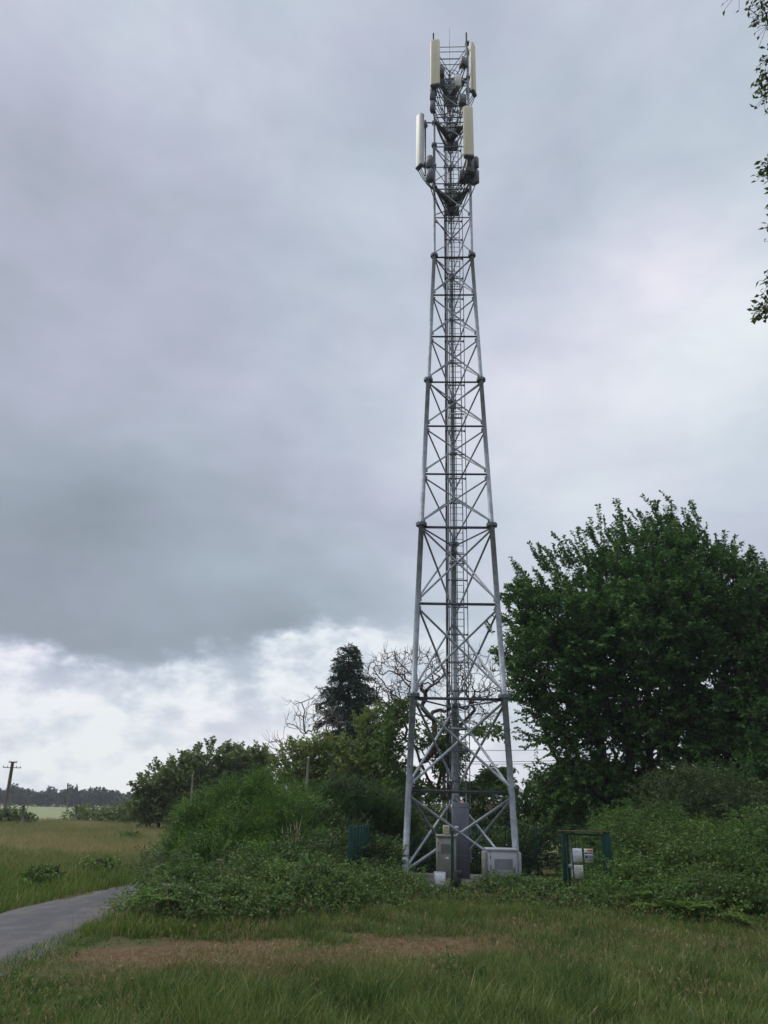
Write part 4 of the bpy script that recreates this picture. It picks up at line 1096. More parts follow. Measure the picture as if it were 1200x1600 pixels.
# ---- thickets of bramble and bracken: uncountable, built as one mass each
def inpoly(x, y, poly):
    c = np.zeros(len(x), bool); n = len(poly)
    for i in range(n):
        x0, y0 = poly[i]; x1, y1 = poly[(i + 1) % n]
        t_ = ((y0 > y) != (y1 > y)) & (x < (x1 - x0) * (y - y0) / (y1 - y0 + 1e-12) + x0); c ^= t_
    return c


def polydist(x, y, poly):
    d = np.full(len(x), 1e9); n = len(poly)
    for i in range(n):
        a = np.array(poly[i]); b = np.array(poly[(i + 1) % n]); ab = b - a; t_ = np.clip(((x - a[0]) * ab[0] + (y - a[1]) * ab[1]) / (ab @ ab), 0, 1)
        d = np.minimum(d, np.hypot(x - a[0] - ab[0] * t_, y - a[1] - ab[1] * t_))
    return d


def lump(x, y, s=0.0):
    return (.5 + .22 * np.sin(x * 1.7 + s) * np.cos(y * 1.3 + s * 2) + .16 * np.sin(x * 3.9 + y * 2.3 + s) + .12 * np.sin(y * 5.1 - x * 2.9 + s * 3) + .1 * np.sin(x * 7.7 + 1.3 * s) * np.sin(y * 8.3))


def thicket_pts(poly, n, hmax, s, fall=1.3):
    pl = np.array(poly); X = RNG.uniform(pl[:, 0].min(), pl[:, 0].max(), n * 3); Y = RNG.uniform(pl[:, 1].min(), pl[:, 1].max(), n * 3)
    k = inpoly(X, Y, poly); X, Y = X[k][:n], Y[k][:n]
    e = np.clip(polydist(X, Y, poly) / fall, 0, 1); H_ = hmax(X, Y) * (.25 + .75 * np.sqrt(e)) * (.35 + 1.3 * lump(X, Y, s))
    return X, Y, H_


def bramble(name, poly, n, hmax, s, ml_, ll=.085, lw=.06, nl=7, stuff_label=None, fern=0):
    X, Y, H_ = thicket_pts(poly, n, hmax, s); f = 1 - RNG.random(len(X)) ** 1.6 * .85
    B = np.c_[X, Y, np.maximum(H_ * f, .02)]
    D = np.c_[RNG.normal(0, 1, (len(X), 2)), RNG.normal(.35, .4, len(X))]
    Lf = MB(); sprays(Lf, None, B, D, RNG.uniform(.2, .5, len(X)), nl, ll, lw, .3, 0)
    # arching canes
    k = RNG.choice(len(X), len(X) // 25); a = B[k] * [1, 1, 0]; q_ = B[k] + [0, 0, .15]; e_ = q_ + np.c_[RNG.normal(0, .4, (len(k), 2)), RNG.uniform(-.2, .1, len(k))]
    Lf.m = 1; Lf.tubes(a, q_, .008, .006, 3); Lf.tubes(q_, e_, .006, .004, 3); Lf.m = 0
    o = Lf.build(name, [ml_, M_REDBARK]); return tag(o, stuff_label, 'undergrowth', None, 'stuff')


PL = [(-5.4, 18.8), (-4.9, 17.6), (-3.4, 17.6), (-1.2, 19.0), (.6, 20.6), (1.4, 22.4), (1.6, 24.6), (.4, 26.2), (-.5, 30.0), (-3.5, 30), (-4.8, 27.6), (-5.1, 23.5)]
bramble('bramble_thicket', PL, 24000, lambda x, y: .62 + .25 * np.clip((y - 18.2) / 5, 0, 1) * np.clip((x + 6) / 2, 0, 1) - .25 * np.clip((x + .9) / 1.2, 0, 1), .7, L_BRAM, ll=.072, lw=.05, stuff_label='tangled bramble thicket in front of the broom bushes, left of the mast')
PC = [(1.3, 22.6), (2.4, 22.0), (4.0, 20.9), (5.2, 21.2), (5.6, 23.3), (4.6, 24.8), (3.0, 25.6), (1.8, 24.8)]
bramble('low_undergrowth', PC, 3600, lambda x, y: .30 + .30 * np.clip((x - 3.0) / 1.2, 0, 1) + .12 * (y > 23.3), 2.1, L_BRAM, stuff_label='low dark undergrowth between the cabinets and the grass')
PR = [(5.0, 20.6), (6.4, 19.3), (8.6, 17.9), (14, 17.6), (17, 22), (17, 33), (12, 33), (7.2, 33), (6.8, 27), (6.2, 24.2), (5.4, 23.0)]
bramble('bramble_thicket', PR, 40000, lambda x, y: .5 + 1.35 * np.clip((y - 19.2) / 5.5, 0, 1) * np.clip((x - 6.0) / 1.3, .08, 1), 4.4, L_BANK, ll=.075, lw=.045, stuff_label='rough bramble and bracken bank right of the mesh gate')


def nettles(pts, name, label, ml_):
    pts = np.array(pts); n = len(pts); B = np.c_[pts[:, :2], np.zeros(n)]; Lf = MB(); h = pts[:, 2]
    D = np.c_[RNG.normal(0, .1, (n, 2)), np.ones(n)]
    sprays(Lf, None, B, D, h, 18, .095, .05, 0, 0); Lf.m = 1; Lf.tubes(B, B + D * h[:, None], .006, .004, 3); Lf.m = 0
    return tag(Lf.build(name, [ml_, L_VERGE_STEM]), label, 'undergrowth', None, 'stuff')


L_VERGE_STEM = simple('green_stem', c3(.05, .09, .03), c3(.09, .13, .045), 12, .8)
X, Y, _h = thicket_pts(PL, 2200, lambda x, y: .8 + 0 * x, .7); k = RNG.random(len(X)) < lump(X * 1.4, Y * 1.4, 3.3) * 1.2 - .25
nt_ = [(x_, y_, RNG.uniform(.3, .75) + .3 * min(1, max(0, (y_ - 18.2) / 5))) for x_, y_ in zip(X[k], Y[k])]
for (px, py, yt, n_, sp_) in ((772, 1402, 1362, 26, .16), (800, 1405, 1368, 30, .22), (738, 1412, 1380, 20, .2), (826, 1412, 1370, 40, .3), (850, 1415, 1375, 50, .35), (668, 1408, 1385, 30, .3), (700, 1418, 1400, 14, .2), (900, 1425, 1392, 50, .4), (570, 1425, 1388, 40, .3), (610, 1430, 1398, 40, .4)):
    g = gr(px, py); ht_ = at(px, yt, g[1])[2]
    for _ in range(n_): nt_.append((g[0] + RNG.normal(0, sp_), g[1] + RNG.normal(0, sp_), ht_ * RNG.uniform(.55, 1.1)))
nettles(nt_, 'nettle_undergrowth', 'upright leafy nettles and weeds around the compound and through the brambles', L_CHEST)
X, Y, _h = thicket_pts(PR, 900, lambda x, y: .8 + 0 * x, 4.4); k = RNG.random(len(X)) < lump(X * 1.4, Y * 1.4, 6.3) * 1.2 - .2
nettles([(x_, y_, RNG.uniform(.2, .8) + 1.3 * min(1, max(0, (y_ - 19.2) / 5.5)) * min(1, max(.08, (x_ - 6.0) / 1.3))) for x_, y_ in zip(X[k], Y[k])], 'weed_undergrowth', 'upright leafy weeds pushing through the bank right of the gate', L_BRAM)


def scrub(name, label, lumps, mats, extra=0):
    Lf = MB()
    for (px, py, Y_, rx, rz_, n_, mi_, ll, lw, nl) in lumps:
        c = at(px, py, Y_); c[2] = max(c[2], rz_ * .4); pts_, d_ = in_lobes([(c[0], c[1], c[2], rx, rx * .8, rz_)], n_, .3); ok_ = pts_[:, 2] > .03; Lf.m = mi_
        sprays(Lf, None, pts_[ok_], d_[ok_] * .7 + [0, 0, .75] + RNG.normal(0, .4, (ok_.sum(), 3)), RNG.uniform(.2, .6, ok_.sum()), nl, ll, lw, .15, 0)
    Lf.m = 0
    return tag(Lf.build(name, mats), label, 'undergrowth', None, 'stuff')


MM = [L_BRAM, L_CHEST, L_WILLOW, L_FERN, L_BANK]
scrub('mixed_undergrowth', 'ragged mixed scrub heaped through the left thicket', [
    (205, 1436, 19.0, .45, .25, 90, 3, .10, .04, 10), (255, 1415, 20.0, .6, .45, 200, 0, .09, .065, 9), (290, 1395, 21.0, .7, .55, 230, 1, .11, .05, 10), (345, 1410, 20.3, .6, .55, 200, 2, .12, .022, 12), (392, 1385, 21.6, .8, .6, 260, 0, .07, .055, 9),
    (440, 1400, 21.0, .7, .6, 230, 3, .10, .05, 10), (500, 1390, 21.8, .7, .55, 230, 1, .10, .05, 10), (535, 1415, 20.8, .5, .4, 150, 0, .08, .06, 9), (310, 1430, 19.0, .5, .35, 140, 3, .08, .03, 12), (420, 1430, 19.2, .5, .35, 140, 1, .12, .045, 8), (470, 1372, 22.8, .8, .6, 230, 0, .08, .06, 9), (250, 1372, 22.6, .7, .6, 200, 2, .10, .03, 12)], MM)
scrub('mixed_undergrowth', 'ragged mixed scrub heaped along the right-hand bank', [
    (985, 1385, 22.5, .6, .6, 230, 1, .11, .05, 10), (1010, 1340, 25.0, .9, .8, 330, 4, .09, .06, 9), (1060, 1370, 22.5, .8, .7, 300, 0, .09, .065, 9), (1100, 1330, 24.5, .9, .8, 330, 3, .11, .045, 10), (1150, 1360, 22.0, .8, .8, 320, 4, .08, .055, 9),
    (1190, 1330, 23.5, .9, .9, 340, 1, .12, .05, 10), (1120, 1410, 20.2, .6, .5, 200, 2, .12, .024, 12), (1050, 1420, 20.4, .55, .4, 180, 4, .08, .05, 9), (1180, 1420, 19.4, .6, .5, 220, 0, .1, .07, 9), (980, 1310, 27.5, 1.0, .8, 330, 3, .12, .05, 10), (1045, 1305, 27.5, .9, .8, 300, 4, .1, .06, 9), (960, 1415, 21.4, .5, .4, 160, 4, .08, .05, 9)], MM)


# bracken fronds standing out of the banks
def bracken(label, pts, ml_, group):
    m = MB(); root_o = None
    for (x_, y_, z_, L_, n_) in pts:
        for k in range(n_):
            a = RNG.uniform(0, 2 * np.pi); d = np.array([math.cos(a), math.sin(a), RNG.uniform(.3, .9)]); d /= np.linalg.norm(d); L = L_ * RNG.uniform(.7, 1.2)
            t_ = np.linspace(.15, 1, 16); side = unit(np.cross(d, [0, 0, 1.]))
            C = np.array([x_, y_, z_]) + d * (t_ * L)[:, None]; C[:, 2] -= .35 * L * t_ ** 2
            w = L * .34 * np.sin(np.clip(1.15 - t_, .05, 1) * 1.7)
            for sg_ in (-1, 1):
                m.leaves(C, side[None] * sg_ + d * .45 + RNG.normal(0, .1, (16, 3)), np.tile([0, 0, 1.], (16, 1)) + RNG.normal(0, .15, (16, 3)), w, np.full(16, L * .055))
            m.tubes(C[:-1], C[1:], .006, .005, 3)
    return m


bp_ = []
for _ in range(170):
    x_, y_ = RNG.uniform(6.0, 15), RNG.uniform(18.4, 28)
    if inpoly(np.array([x_]), np.array([y_]), PR)[0]: bp_.append((x_, y_, (.45 + 1.3 * min(1, (y_ - 19.2) / 5.5) * min(1, max(.08, (x_ - 6.0) / 1.3))) * .85 * (.6 + .7 * lump(x_, y_, 4.4)), .75, 4))
for _ in range(40):
    x_, y_ = RNG.uniform(-6, -3), RNG.uniform(18, 22)
    if inpoly(np.array([x_]), np.array([y_]), PL)[0]: bp_.append((x_, y_, .5, .6, 3))
tag(bracken('', bp_, L_FERN, '').build('bracken_undergrowth', L_FERN), 'bright bracken fronds rising from the bramble banks', 'undergrowth', None, 'stuff')

# a few tall single weeds the photo shows
def weed(px, py0, py1, label, umbel=False, leafy=True, cat='weed', yofs=0):
    g = gr(px, py0); tp = at(px, py1, g[1]); h = tp[2]
    root = empty('tall_weed', (g[0], g[1], 0), label, cat); m = MB(); k = np.linspace(0, 1, 8)
    C = np.c_[g[0] + .04 * np.sin(k * 4) + (tp[0] - g[0]) * k, np.full(8, g[1]) + .03 * np.cos(k * 5), k * h]; m.path(C, .009, 5); m.build('stem', M_STALK if umbel else L_VERGE_STEM, root)
    Lf = MB()
    if leafy:
        n_ = 34; t_ = RNG.uniform(.1, 1, n_); Pp = np.stack([np.interp(t_, k, C[:, j]) for j in range(3)], 1)
        Lf.leaves(Pp, np.c_[RNG.normal(0, 1, (n_, 2)), RNG.uniform(.1, .7, n_)], np.tile([0, 0, 1.], (n_, 1)) + RNG.normal(0, .3, (n_, 3)), RNG.uniform(.06, .13, n_), .03); Lf.build('leaves', L_FERN, root)
    if umbel:
        U_ = MB()
        for j in range(26):
            e_ = C[-1] + np.array([RNG.normal(0, .05), RNG.normal(0, .05), RNG.uniform(.0, .04)]); U_.tube(C[-1] - [0, 0, .1], e_, .003, .003, 4, False); U_.rbox(e_, (.022, .022, .01), None, .004)
        U_.build('flower_head', M_UMBEL, root)


L_VERGE_STEM = simple('green_stem', c3(.05, .09, .03), c3(.09, .13, .045), 12, .8)
weed(701, 1556, 1478, 'lone tall leafy dark weed standing in the grass in front of the mast')
weed(345, 1440, 1345, 'pale umbel-headed stalk in front of the bright broom', True, False)
weed(262, 1455, 1385, 'dry stalk at the left end of the bramble thicket', True, False)

# ------------------------------------------------------------------ grasses
def scatter(poly, n):
    pl = np.array(poly); X = RNG.uniform(pl[:, 0].min(), pl[:, 0].max(), n * 4); Y = RNG.uniform(pl[:, 1].min(), pl[:, 1].max(), n * 4)
    k = inpoly(X, Y, poly); return X[k][:n], Y[k][:n]


def ragged(X, Y, poly, w, s):
    return RNG.random(len(X)) < polydist(X, Y, poly) / w + (lump(X * 2, Y * 2, s) - .5) * 1.3


def patch(x, y, s): return lump(x * .8 + s, y * .8, s)


def wornq(x, y):
    ex_ = (x + 1.1) * .955 + (y - 15.7) * .295; ey_ = (y - 15.7) * .955 - (x + 1.1) * .295
    return ex_ ** 2 / 4.6 ** 2 + ey_ ** 2 / 1.75 ** 2


def grass(name, label, X, Y, L, Wd, mt, lean=.28, seed=0.0, lean_dir=(0, 0)):
    n = len(X); D = np.c_[RNG.normal(lean_dir[0], lean, n), RNG.normal(lean_dir[1], lean, n), np.ones(n)]
    bend = np.c_[RNG.normal(lean_dir[0], .22, (n, 1)), RNG.normal(lean_dir[1], .22, (n, 1)), -np.abs(RNG.normal(0, .12, (n, 1)))]
    m = MB(); Pp = np.c_[X, Y, terrain(X, Y)]
    m.blades(Pp, D, L, Wd, bend)
    if seed:
        k = RNG.random(n) < seed; q_ = Pp[k] + unit(D[k]) * (L[k] * .97)[:, None] + bend[k] * L[k][:, None]
        for j in range(3):
            m.leaves(q_ - np.array([0, 0, .02 * j]), unit(D[k]) + bend[k] * 2 + RNG.normal(0, .25, (k.sum(), 3)), RNG.normal(0, 1, (k.sum(), 3)), RNG.uniform(.05, .11, k.sum()), .014)
    return tag(m.build(name, mt), label, 'grass', None, 'stuff')


# near green grass, with the worn earth left nearly bare
FG = [(-5.6, 8.6), (16, 8.6), (17, 17.8), (9.5, 18), (8.4, 18.4), (5.2, 20.6), (3.4, 21.6), (1.4, 22), (.6, 20.8), (-1.2, 19.2), (-3.5, 17.8), (-5.4, 17.6), (-5.7, 14)]
X, Y = scatter(FG, 360000)
qv = wornq(X, Y) + (patch(X, Y, 1.0) - .5) * 1.5; keep = RNG.random(len(X)) < np.clip((qv - .55) * 1.1 + .5 * (patch(X * 2.3, Y * 2.3, 8.0) > .72), .03, 1)
leftshort = np.clip((X + 4.2 - (Y - 12) * .1) / 1.6, 0, 1)
X, Y, leftshort, qv = X[keep], Y[keep], leftshort[keep], qv[keep]
tall = np.clip((14.2 - Y + .25 * X) / 2.2, 0, 1) * leftshort + .55 * np.clip((X - 1.5) / 2.5, 0, 1)
L = (.07 + .10 * np.clip(qv, 0, 1.5) * leftshort + .19 * np.clip(tall, 0, 1)) * RNG.uniform(.4, 1.35, len(X)) * (.35 + 1.2 * patch(X * 1.5, Y * 1.5, 3.0)) * (1 - .25 * np.clip((X - 2) / 2, 0, 1))
grass('grass', 'long green grass across the foreground', X, Y, L, RNG.uniform(.008, .017, len(X)), G_GREEN, lean_dir=(.05, 0))
# straw-coloured stems with seed heads
X, Y = scatter(FG, 110000)
p_ = patch(X, Y, 5.5); qv = wornq(X, Y)
pr = np.clip((p_ - .42) * 2.2, .03, 1) * np.clip((qv - .35) * .9, .02, 1) * np.clip((X + 4.6) / 1.5, .12, 1)
pale = np.exp(-(((X + .9) / 2.4) ** 2 + ((Y - 13.2) / 1.1) ** 2)); pr = np.clip(pr * .5 + pale * .8 + .5 * np.clip((X - 1.5) / 2, 0, 1) * np.clip((Y - 12.5) / 2, 0, 1) * np.clip((p_ - .3) * 2, 0, 1), 0, 1)
k = RNG.random(len(X)) < pr; X, Y, pale = X[k], Y[k], pale[k]
grass('dry_grass', 'pale dry grass stems with seed heads in the foreground', X, Y, (.24 + .12 * pale) * RNG.uniform(.6, 1.4, len(X)), RNG.uniform(.006, .011, len(X)), G_DRY, .22, .5)
# flattened dead thatch and tiny tufts on the bare earth
X, Y = scatter([(-5.6, 12.2), (-2, 12.6), (3.2, 14), (4.2, 18.2), (1, 19), (-3, 17.6), (-5.6, 16.5)], 15000); k = RNG.random(len(X)) < np.clip((lump(X * 1.3, Y * 1.7, 4.6) - .38) * 3, .08, 1); X, Y = X[k], Y[k]
grass('dead_thatch', 'flattened dead grass over the bare earth', X, Y, RNG.uniform(.03, .12, len(X)), RNG.uniform(.006, .012, len(X)), G_DRY, 1.6)
tX, tY = [], []
for (px, py) in ((305, 1490), (348, 1490), (455, 1487), (470, 1483), (495, 1478), (440, 1515), (535, 1510), (700, 1500), (770, 1490), (802, 1498), (60, 1560), (90, 1540), (150, 1520), (30, 1535), (600, 1500), (380, 1520), (250, 1500), (20, 1580), (110, 1580), (660, 1475), (560, 1490), (210, 1515)):
    g = gr(px, py); n_ = 130; tX.append(g[0] + RNG.normal(0, .16, n_)); tY.append(g[1] + RNG.normal(0, .14, n_))
X, Y = np.concatenate(tX), np.concatenate(tY)
X2, Y2 = scatter([(-5.4, 12.4), (-2, 12.8), (3.2, 14.2), (4.2, 18), (1, 18.8), (-3, 17.4), (-5.4, 16.2)], 9000); k = RNG.random(len(X2)) < np.clip((lump(X2 * 2.1, Y2 * 2.6, 2.6) - .52) * 3.2, .02, 1); X, Y = np.concatenate([X, X2[k]]), np.concatenate([Y, Y2[k]])
grass('grass_tufts', 'small dark tufts scattered over the bare earth', X, Y, RNG.uniform(.04, .13, len(X)), RNG.uniform(.008, .014, len(X)), G_VERGE, .6)
# broad-leaved weeds low in the sward
X, Y = scatter(FG, 9000); k = (RNG.random(len(X)) < np.clip((lump(X * 1.9, Y * 1.9, 7.7) - .45) * 3, .04, 1)) & (wornq(X, Y) > .8); X, Y = X[k], Y[k]; n_ = len(X)
m = MB(); r_ = np.repeat(np.arange(n_), 7); a = RNG.uniform(0, 2 * np.pi, len(r_)); el_w = RNG.uniform(.2, 1.2, len(r_))
m.leaves(np.c_[X[r_], Y[r_], RNG.uniform(.0, .12, len(r_))], np.c_[np.cos(a), np.sin(a), el_w], np.tile([0, 0, 1.], (len(r_), 1)) + RNG.normal(0, .3, (len(r_), 3)), RNG.uniform(.04, .09, len(r_)), RNG.uniform(.016, .032, len(r_)))
tag(m.build('lawn_weeds', L_BRAM), 'low broad-leaved weeds in the foreground grass', 'weeds', None, 'stuff')
# lush verge along the foot of the thickets
VG = [(-6.0, 17.0), (-5.2, 16.4), (-3.2, 16.8), (-1.0, 18.2), (.8, 19.4), (2.4, 19.6), (4.0, 18.8), (6.6, 17.4), (9.5, 16.4), (9.8, 18.4), (8.4, 19.2), (5.6, 21.2), (3.6, 22.6), (1.3, 23.2), (.4, 21.8), (-1.4, 20), (-3.6, 18.6), (-5.4, 18.6), (-5.5, 20), (-5.9, 18)]
X, Y = scatter(VG, 76000); k = ragged(X, Y, VG, .8, 4.0); X, Y = X[k], Y[k]; L = RNG.uniform(.16, .42, len(X)) * (.55 + .8 * patch(X, Y, 7.0))
grass('verge_grass', 'lush green grass along the foot of the thickets', X, Y, L, RNG.uniform(.010, .02, len(X)), G_VERGE)
X, Y = scatter(VG, 1500); grass('dry_verge_grass', 'tall dry stems along the thickets', X, Y, RNG.uniform(.3, .75, len(X)), .006, G_DRY, .2, .4)
# bank and meadow beyond the lane
BK = [(-9.0, 12), (-8.6, 18), (-8.3, 22), (-7.6, 26), (-6.4, 29.4), (-8, 34), (-14, 38), (-22, 40), (-16, 26), (-12, 16)]
ED = [(-6.0, 8), (-5.2, 8), (-5.0, 14), (-5.0, 17), (-5.6, 18), (-5.9, 19), (-6.0, 16)]
X, Y = scatter(ED, 12000); k = RNG.random(len(X)) < np.clip(patch(X, Y, 9) * 1.4, .1, 1); X, Y = X[k], Y[k]
grass('verge_grass', 'short ragged grass along the near edge of the lane', X, Y, RNG.uniform(.05, .2, len(X)), .012, G_GREEN, .6)
X, Y = scatter(BK, 46000); L = RNG.uniform(.15, .45, len(X)) * (.5 + patch(X, Y, 2.0))
grass('bank_grass', 'green grass bank on the far side of the lane', X, Y, L, RNG.uniform(.012, .024, len(X)), G_VERGE)
MD = [(-10, 27), (-4, 34), (-9, 60), (-24, 84), (-55, 84), (-40, 60), (-18, 34)]
X, Y = scatter(MD, 70000)
grass('meadow_grass', 'straw-coloured uncut meadow beyond the lane', X, Y, RNG.uniform(.25, .65, len(X)), RNG.uniform(.02, .04, len(X)), G_MEADOW)
for (label, px, py, rx) in (('low nettle clump on the lane bank, the left one', 60, 1388, .4), ('low bramble clump on the lane bank, the right one below the straw meadow', 150, 1368, .6), ('dark low bush out in the meadow', 200, 1314, .9)):
    g = gr(px, py); Pz = .22
    bush('low_bush', label, [(g[0], g[1], Pz, rx, .7, Pz), (g[0] + rx * .5, g[1] + .3, Pz * .8, rx * .6, .6, Pz)], 200, (.15, .35), 9, .10, .06, L_FERN)
# yellow flowers in the foreground grass
for (px, py) in ((1010, 1536), (921, 1541), (923, 1548), (942, 1546), (917, 1556), (850, 1522), (1095, 1570), (935, 1560), (1000, 1560)):
    g = gr(px, py + 8); z = .2; root = empty('wild_flower', (g[0], g[1], 0), 'tiny yellow wild flower in the foreground grass', 'flower', 'yellow wild flowers in the grass')
    m = MB(); m.tube((g[0], g[1], 0), (g[0] + .02, g[1], z), .004, .003, 5); m.build('stem', L_VERGE_STEM, root)
    m = MB(); n_ = 7; a = np.arange(n_) / n_ * 2 * np.pi; m.leaves(np.tile([g[0] + .02, g[1], z], (n_, 1)), np.c_[np.cos(a), np.sin(a), np.full(n_, .5)], np.tile([0, 0, 1.], (n_, 1)), .028, .018); m.build('petals', M_YELLOW, root)

# ------------------------------------------------------------------ poles, posts, wires, house
Yp = 73.0; p0 = at(5, 1283, Yp); p1 = at(20, 1190, Yp); p1[1] = Yp
pole = empty('utility_pole', (p0[0], Yp, 0), 'leaning wooden utility pole with crossarms at the left edge', 'utility pole')
dirp = (p1 - p0) / (p1[2] - p0[2]); bot = p0 + dirp * (0 - p0[2])
m = MB(); m.tube(bot, p1, .19, .13, 10); m.build('pole', M_WOOD, pole)
for yy, ln in ((1191.5, .36), (1199.5, .80)):
    c = at(20 if yy < 1195 else 18.6, yy, Yp); m = MB(); m.box(c, (ln * 2, .07, .06)); arm = m.build('crossarm', M_WOOD, pole)
    for sx in (-.95, -.5, .5, .95):
        mm = MB(); q_ = c + np.array([sx * ln, 0, 0]); mm.tube(q_, q_ + [0, 0, .1], .03, .045, 8); mm.tube(q_ + [0, 0, .1], q_ + [0, 0, .15], .045, .02, 8); mm.build('insulator', M_DARK, arm)
for (px, ya, yb, Y_, r_, label, mt) in ((34.5, 1285, 1258.5, 70, .12, 'short dark wooden stake in the pale field beside the leaning pole', M_WOOD), (119, 1274, 1259, 80, .14, 'short wooden stake behind the field-edge bushes', M_WOOD),
                                        (105, 1260, 1224, 130, .13, 'thin distant pole in front of the far hedgerow', M_WOOD), (298, 1264, 1212, 62, .08, 'thin grey metal pole in front of the round field trees', M_CABR),
                                        (479, 1232, 1184, 40, .085, 'pale weathered post sticking up behind the big broom', M_CABR), (518, 1230, 1180, 40, .05, 'slim grey-blue post between the pale post and the mast', M_STEELD)):
    a = at(px, ya, Y_); lean_ = {34.5: 3, 298: 3, 479: 3}.get(px, 1); b = at(px + lean_, yb, Y_); d = (b - a) / (b[2] - a[2]); z0 = float(terrain(a[0], Y_))
    m = MB(); m.tube(a + d * (z0 - a[2]), b, r_, r_ * .8, 8); m.tube(b, b + d * .06, r_ * .8, r_ * .4, 8); tag(m.build('field_post', mt), label, 'post')
Yw = 56.0
hp = at(694, 1260, Yw); pt = at(694, 1172, Yw)
pol2 = empty('utility_pole', (hp[0], Yw, 0), 'utility pole hidden behind the red-brown trunk, carrying the power wires', 'utility pole')
m = MB(); m.tube((hp[0], Yw, 0), (hp[0], Yw, pt[2] + .3), .15, .11, 9); m.build('pole', M_WOOD, pol2)
for yl, yr, label in ((1171, 1161, 'uppermost power wire in the gap right of the mast'), (1189, 1178, 'middle power wire in the gap right of the mast'), (1192.5, 1182, 'lowest power wire in the gap right of the mast')):
    a = at(694, yl, Yw); b = at(1010, yr, Yw + 6); t_ = np.linspace(0, 1, 20)[:, None]; pth = a * (1 - t_) + b * t_; pth[:, 2] -= (4 * t_ * (1 - t_) * .25)[:, 0]
    m = MB(); m.path(pth, .018, 5); tag(m.build('power_wire', M_BLACK), label, 'wire', 'power wires')
Yh = 118; hc = at(752, 1268, Yh)
hs_ = empty('distant_house', (hc[0], Yh, -.3), 'small distant house with brown tiled roof, glimpsed under the mast', 'house')
m = MB(); m.box((hc[0], Yh, .75), (7, 5, 2.4)); m.build('wall', M_WALL, hs_)
m = MB(); x0, x1 = hc[0] - 3.8, hc[0] + 3.8
m.add([(x0, Yh - 2.9, 1.85), (x1, Yh - 2.9, 1.85), (x1, Yh + 2.9, 1.85), (x0, Yh + 2.9, 1.85), (x0, Yh, 3.3), (x1, Yh, 3.3)], [[0, 1, 5, 4], [2, 3, 4, 5]])
m.f.append(np.array([[m.n - 6, m.n - 2, m.n - 3], [m.n - 5, m.n - 4, m.n - 1]])); m.mi.append(np.zeros(2, int)); rf = m.build('roof', M_ROOF, hs_)
mm = MB(); mm.box((hc[0] - 2, Yh, 3.5), (.6, .6, .9)); mm.build('chimney', M_WALL, rf)
for sx in (-2, 2): mm = MB(); mm.box((hc[0] + sx, Yh - 2.52, 1.0), (.9, .06, 1.1)); mm.build('window', M_DARK, hs_)

# ------------------------------------------------------------------ far hedgerow trees
protos = []
for k in range(4):
    R1 = RNG
    lb_ = [(R1.uniform(-1.2, 1.2), R1.uniform(-1, 1), R1.uniform(3.0, 5.6), R1.uniform(2.0, 3.2), 2.2, R1.uniform(1.6, 2.4)) for _ in range(6)] + [(R1.uniform(-2, 2), 0, 1.6, 3.4, 2.2, 1.7)]
    o = tree('hedgerow_tree', 'dark rounded tree in the far hedgerow beyond the pale field', 'tree', (0, 0, 0), lb_, [[np.array([0, 0, z]) for z in (0, 1, 2, 3)]], 130, 2, (.5, 1.0), 8, .62, .5, M_BARK, L_FAR, group='distant hedgerow trees', rmax=.3, tips=4, tw=.02)
    kids(o); protos.append(o)
used = [False] * 4
hx = []
x_ = -30
while x_ < 330: hx.append(x_); x_ += RNG.uniform(6.5, 10.5)
for j, px in enumerate(hx):
    Yq = 425 + RNG.uniform(-14, 14); pr = protos[j % 4]
    o = pr if not used[j % 4] else copy_tree(pr); used[j % 4] = True
    p = at(px, 1258, Yq); zt = float(terrain(p[0], Yq))
    want = 1.0 + .22 * math.sin(px * .09) + RNG.uniform(-.12, .18) + (.3 if 112 < px < 138 else 0) + (.15 if 48 < px < 66 else 0) + (.2 if 170 < px < 195 else 0) - (.25 if 80 < px < 92 else 0)
    o.location = (p[0], Yq, zt); o.scale = (1.25, 1.25, want * 1.12); o.rotation_euler = (0, 0, RNG.uniform(0, 6.28))

# ------------------------------------------------------------------ oak whose twigs hang into the upper right corner
OX, OY = 13.4, 10.2
ok_root = empty('oak_tree', (OX, OY, 0), 'oak beyond the right edge whose leafy twigs hang into the upper right corner', 'tree')
W_ = MB(); Lf = MB()
tr = [np.array([OX, OY, 0]), np.array([OX - .2, OY, 4]), np.array([OX, OY + .2, 8]), np.array([OX + .1, OY, 12]), np.array([OX, OY, 15.5])]
spots = [(1196, 10, 10.2, 16, .28), (1186, 22, 10.3, 10, .2), (1205, 40, 10.3, 12, .3), (1199, 90, 10.2, 7, .14), (1203, 125, 10.2, 16, .24), (1190, 132, 10.3, 12, .18), (1198, 148, 10.2, 12, .2), (1210, 110, 10.3, 20, .3),
         (1197, 262, 10.2, 12, .17), (1188, 263, 10.2, 6, .1), (1206, 262, 10.4, 14, .25), (1201, 297, 10.2, 5, .08), (1202, 327, 10.2, 5, .08), (1201, 354, 10.2, 7, .1), (1200, 440, 10.3, 10, .16), (1196, 484, 10.2, 14, .17), (1184, 491, 10.2, 7, .1), (1205, 470, 10.4, 20, .25),
         (1170, -25, 10.2, 20, .4), (1250, 60, 10.4, 12, .5), (1255, 180, 10.6, 12, .5), (1255, 380, 10.5, 12, .5)]
pts = []; lv = []
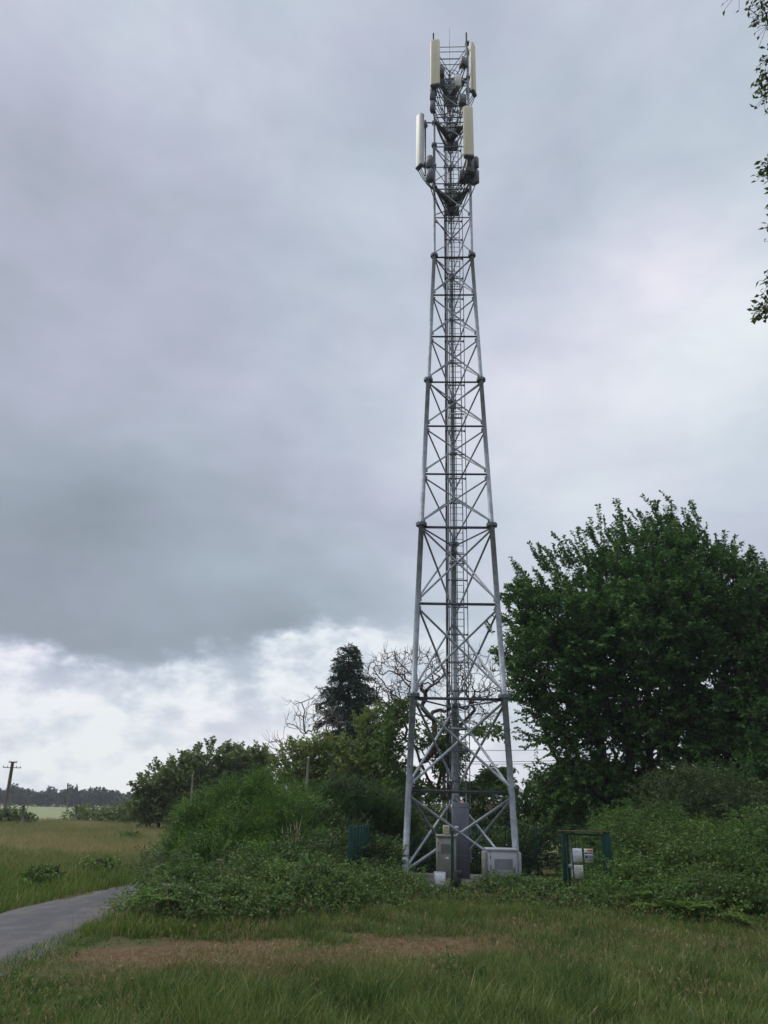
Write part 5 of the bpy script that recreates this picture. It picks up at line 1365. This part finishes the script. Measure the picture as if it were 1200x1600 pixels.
for (px, py, Y_, n_, sp_) in spots:
    p = at(px + 8, py, Y_); pts.append(p + [.05, 0, .02]); pts.append(p + [-sp_ * .7, RNG.uniform(-.1, .1), -sp_ * .3]); pts.append(p + [sp_ * .4, RNG.uniform(-.1, .1), sp_ * .6]); pts.append(p + [-sp_ * .3, .1, sp_ * .5])
    for _ in range(max(4, int(n_ * 2.6))): lv.append(p + np.clip(RNG.normal(0, 1, 3), -1.3, 1.3) * sp_ * [.8, .8, .7])
extra_ = []
for _ in range(420):
    d = sphere_pts(1)[0]; q_ = np.array([OX + 1.2, OY, 11.5]) + d * RNG.uniform(.35, 1) * [4.2, 4.4, 5.0]; extra_.append(q_)
extra_ = np.array(extra_); rel = extra_ - [0, 0, CAM_H]; ppx = 600 + F * (rel @ RT) / np.maximum(rel @ FWD, .1); extra_ = extra_[(ppx > 1330) | (rel @ FWD < .5)]
oseeds = [tr]
for (px, py, z0) in ((1215, -10, 11.5), (1222, 125, 10), (1224, 262, 8.4), (1224, 345, 7), (1222, 480, 5.5)):
    a_ = np.array([OX, OY, z0 - .6]); e_ = at(px, py, 10.3); oseeds.append([a_ + (e_ - a_) * k + np.array([0, .15 * math.sin(5 * k), .35 * math.sin(math.pi * k)]) for k in np.linspace(0, 1, 7)])
pos, par = skeleton(np.vstack([np.array(pts), extra_]), oseeds, .3); rad, cnt = pipe(par, .006, .5, .28); rad[:5] = [.28, .26, .22, .16, .08]; wood(W_, pos, par, rad, 8)
lv = np.array(lv); Dv = RNG.normal(0, 1, lv.shape) * [1, 1, .5] + [-.6, 0, -.25]
Lf.leaves(lv, Dv, RNG.normal(0, .6, lv.shape) + [0, 0, .8], RNG.uniform(.08, .14, len(lv)), RNG.uniform(.04, .07, len(lv)))
# short petioles tie each leaf to its twig
near_ = np.array([np.argmin(np.linalg.norm(pos - q_, axis=1)) for q_ in lv]); W_.tubes(lv, pos[near_], .0035, .005, 3)
sprays(Lf, W_, np.repeat(extra_, 4, 0), RNG.normal(0, 1, (len(extra_) * 4, 3)), RNG.uniform(.4, .7, len(extra_) * 4), 11, .12, .06, .2, .005)
# leafy side shoots all along the reaching limbs
bq = np.vstack([np.array(o_[0]) + (np.array(o_[-1]) - np.array(o_[0])) * u for o_ in oseeds[1:] for u in np.linspace(.08, .86, 26)]); bq = np.repeat(bq, 3, 0)
bq = bq + RNG.normal(0, .38, bq.shape) + [0, 0, .2]; rel = bq - [0, 0, CAM_H]; bq = bq[600 + F * (rel @ RT) / (rel @ FWD) > 1300]
near_ = np.array([np.argmin(np.linalg.norm(pos - q_, axis=1)) for q_ in bq]); W_.tubes(pos[near_], bq, .012, .006, 4)
sprays(Lf, W_, np.repeat(bq, 2, 0), RNG.normal(0, 1, (len(bq) * 2, 3)), RNG.uniform(.25, .5, len(bq) * 2), 10, .11, .055, .2, .005)
W_.build('trunk', M_BARK, ok_root); Lf.build('crown', L_OAK, ok_root)

# ------------------------------------------------------------------ the air between here and the far hedgerow
m = MB(); m.box((-40, 240, 21), (640, 560, 52)); hz_ = m.build('haze', bpy.data.materials.new('haze_air'))
hm = hz_.data.materials[0]; hm.use_nodes = True; ht = hm.node_tree; ht.nodes.remove(ht.nodes['Principled BSDF'])
pv = ht.nodes.new('ShaderNodeVolumePrincipled'); pv.inputs['Color'].default_value = (.82, .87, .93, 1); pv.inputs['Density'].default_value = .0004
ht.links.new(pv.outputs[0], ht.nodes['Material Output'].inputs['Volume']); tag(hz_, kind='stuff')
